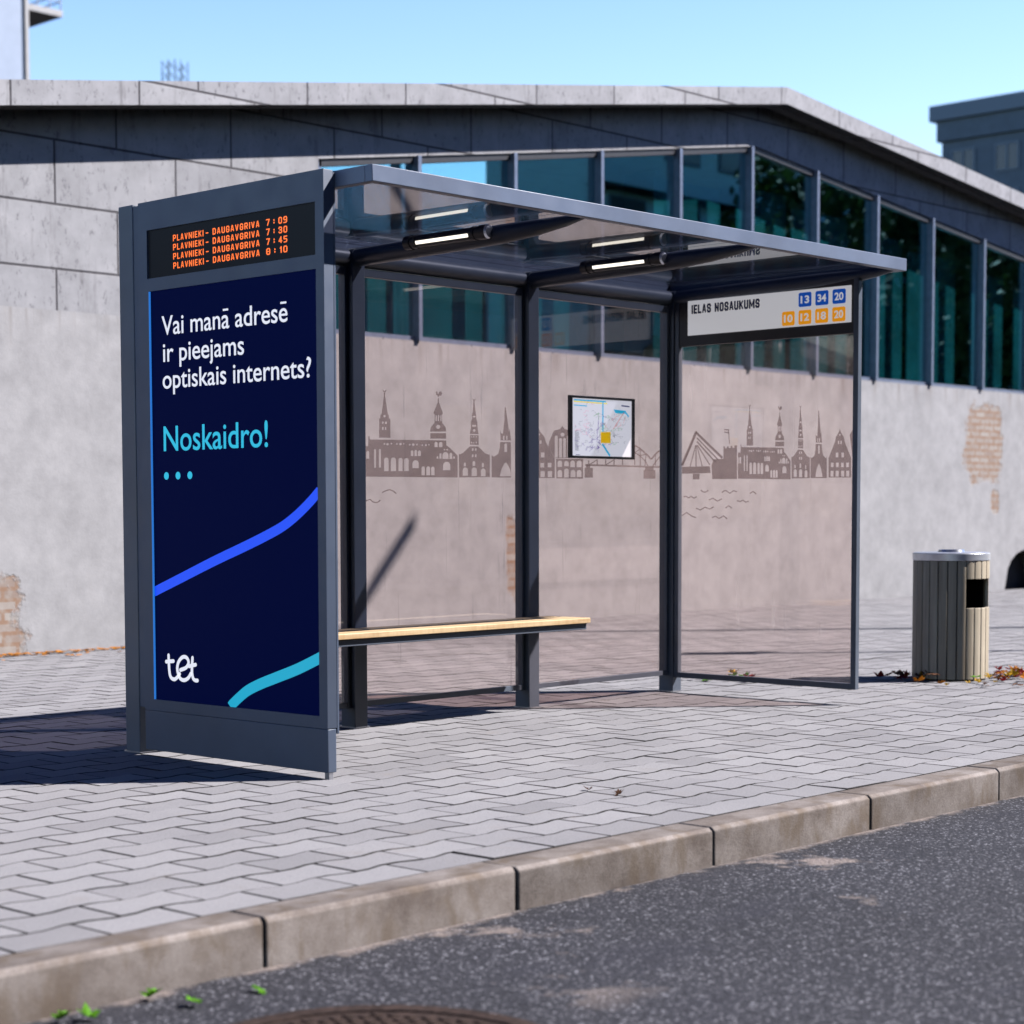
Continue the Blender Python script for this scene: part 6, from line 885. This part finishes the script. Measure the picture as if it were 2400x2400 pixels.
# ------------------------------------------------------------------ across the road (seen only as reflections and shadows)
ap = thing('street_apartment_block', (70, -26, 0), 'long turquoise apartment block across the road mirrored in the hall windows', 'building')
M['turq'] = plain('turquoise_panel', (.46, .70, .74), .8, var=.1)
MB().box(49.0, 96, -30, -25, 0, 20.0).build('wall', M['turq'], ap)
for fl in range(6):
    z0_ = 2.2 + fl*3.0
    s_ = MB().box(48.7, 96.3, -24.99, -24.1, z0_+1.7, z0_+2.25); s_.build('balcony_slab', M['turq'], ap)
    x_ = 50.1
    while x_ < 75:
        wo = MB().box(x_, x_+2.2, -24.995, -24.93, z0_+.1, z0_+1.5).build('window', M['block_trim'], ap)
        MB().box(x_+.1, x_+2.1, -24.93, -24.90, z0_+.2, z0_+1.4).build('pane', M['far_glass'], wo); x_ += 3.4

# terrace across the road added out of view to block low sky light, darkening reflections
M['brick_dull'] = plain('dull_brick', (.11, .095, .09), .9, var=.2, scale=6)
def sky_blocking_house(x0, x1, h, label, mat):
    o = thing('added_sky_blocker_house', ((x0+x1)/2, -16, 0), label, 'building')
    MB().box(x0, x1, -26, -13.0, 0, h).build('wall', mat, o)
    MB().box(x0, x1, -13.0+.001, -12.6, h-.5, h).build('cornice', M['block_trim'], o)
    for fl in range(int((h-2)/3.2)):
        x_ = x0+1.2
        while x_ < x1-1.6:
            wo = MB().box(x_, x_+1.2, -12.999, -12.93, 1.2+fl*3.2, 2.9+fl*3.2).build('window', M['block_trim'], o)
            MB().box(x_+.1, x_+1.1, -12.93, -12.91, 1.3+fl*3.2, 2.8+fl*3.2).build('pane', M['far_glass'], wo); x_ += 2.9
sky_blocking_house(-11.9, 4.0, 12.4, 'added sky blocking dull brick house across the road facing the advertising panel', M['brick_dull'])
sky_blocking_house(4.1, 19.0, 13.2, 'added sky blocking grey house across the road beside the gap', M['panel_block'])

ow = thing('office_block', (42, -45, 0), 'dark office block at the end of the gap in the opposite street front', 'building')
MB().box(20, 62, -52, -40, 0, 13.2).build('wall', M['panel_block'], ow)
for fl in range(4):
    MB().box(20.1, 61.9, -39.999, -39.93, 1.6+fl*3.0, 3.0+fl*3.0).build('ribbon_window', M['far_glass'], ow)

def tree(x_, y_, h, r, mat, label, seed, n=5200):
    rt = random.Random(seed); o = thing('street_tree', (x_, y_, 0), label, 'tree', 'trees across the road')
    t = MB(); top = Vector((x_+rt.uniform(-.3, .3), y_+rt.uniform(-.3, .3), h*.55)); t.tube((x_, y_, -.1), top, .30, .17, n=10); tips = []
    for k_ in range(9):
        a = rt.uniform(0, 6.28); b0 = Vector((x_, y_, 0)).lerp(top, rt.uniform(.6, 1.0)); b0.z = max(b0.z, h*.3)
        tip = Vector((x_+math.cos(a)*r*rt.uniform(.4, .8), y_+math.sin(a)*r*rt.uniform(.4, .8), h*rt.uniform(.5, .93))); t.tube(b0, tip, .10, .03, n=7); tips.append(tip)
    t.build('trunk', M['bark'], o, smooth=True)
    cl = [(tp, r*rt.uniform(.28, .48)) for tp in tips] + [(Vector((x_+rt.gauss(0, r*.4), y_+rt.gauss(0, r*.4), h*rt.uniform(.38, .92))), r*rt.uniform(.25, .42)) for _ in range(14)]
    c = MB()
    for _ in range(n):
        p, q = rt.choice(cl); d = Vector((rt.gauss(0, 1), rt.gauss(0, 1), rt.gauss(0, 1))).normalized()*q*rt.uniform(.5, 1.05); ctr = p+d
        u_ = Vector((rt.gauss(0, 1), rt.gauss(0, 1), rt.gauss(0, .6))).normalized(); w_ = u_.orthogonal().normalized(); sz = rt.uniform(.16, .34)
        c.quad([ctr-u_*sz, ctr+w_*sz*.5, ctr+u_*sz, ctr-w_*sz*.5])
    me = bpy.data.meshes.new('crown'); me.from_pydata(c.v, [], c.f); me.materials.append(mat)
    ob = bpy.data.objects.new('crown', me); COL.objects.link(ob); ob.parent = o; ob.matrix_parent_inverse = Matrix.Translation(o.location).inverted()
for i, (x_, y_, h, r, mt, lb) in enumerate(((46.5, -17.5, 10.0, 3.2, 'foliage', 'leafy street tree in front of the turquoise block corner'), (53, -17, 14.5, 4.6, 'foliage', 'tallest dark leafy tree in front of the turquoise block'), (60, -17, 14.0, 4.6, 'foliage2', 'pale leafy tree before the middle of the turquoise block'), (68, -18, 16.0, 5.0, 'foliage', 'broad dark tree before the far half of the turquoise block'), (77, -17, 15.0, 4.8, 'foliage2', 'pale leafy tree standing past the end of the turquoise block'), (87, -18, 16, 5.2, 'foliage', 'dark leafy tree standing farthest down the road'))):
    tree(x_, y_, h, r, M[mt], lb, 40+i)

def lamp_post(x_, y_, h, label):
    o = thing('street_lamp', (x_, y_, 0), label, 'street lamp')
    t = MB(); t.tube((x_, y_, 0), (x_, y_, 1.2), .12, .115, n=14); t.tube((x_, y_, 1.2), (x_, y_, h), .105, .06, n=14); t.build('pole', M['frame'], o, smooth=True)
    t = MB(); t.tube((x_, y_, h-.05), (x_+.10, y_+.30, h+.02), .05, .04, n=10); t.build('arm', M['frame'], o, smooth=True)
    t = MB(); t.prism([(x_+.06, y_+.20, h+.0), (x_+.15, y_+.18, h), (x_+.27, y_+.62, h+.02), (x_+.18, y_+.66, h+.02)], (0, 0, .09)); t.build('luminaire', M['dark'], o, bevel=.02)
lamp_post(14.28, -.08, 10.22, 'tall grey street lamp on the pavement beyond the bin')
sp_ = thing('stop_sign_pole', (10.45, -.49, 0), 'slim bus stop pole with a blank plate on the pavement past the bin', 'sign')
t = MB(); t.tube((10.45, -.49, 0), (10.45, -.49, 5.3), .045, n=12); t.build('pole', M['frame'], sp_, smooth=True)
MB().box(10.27, 10.63, -.455, -.440, 4.55, 5.25).build('plate', M['sign_plate'], sp_, bevel=.01)
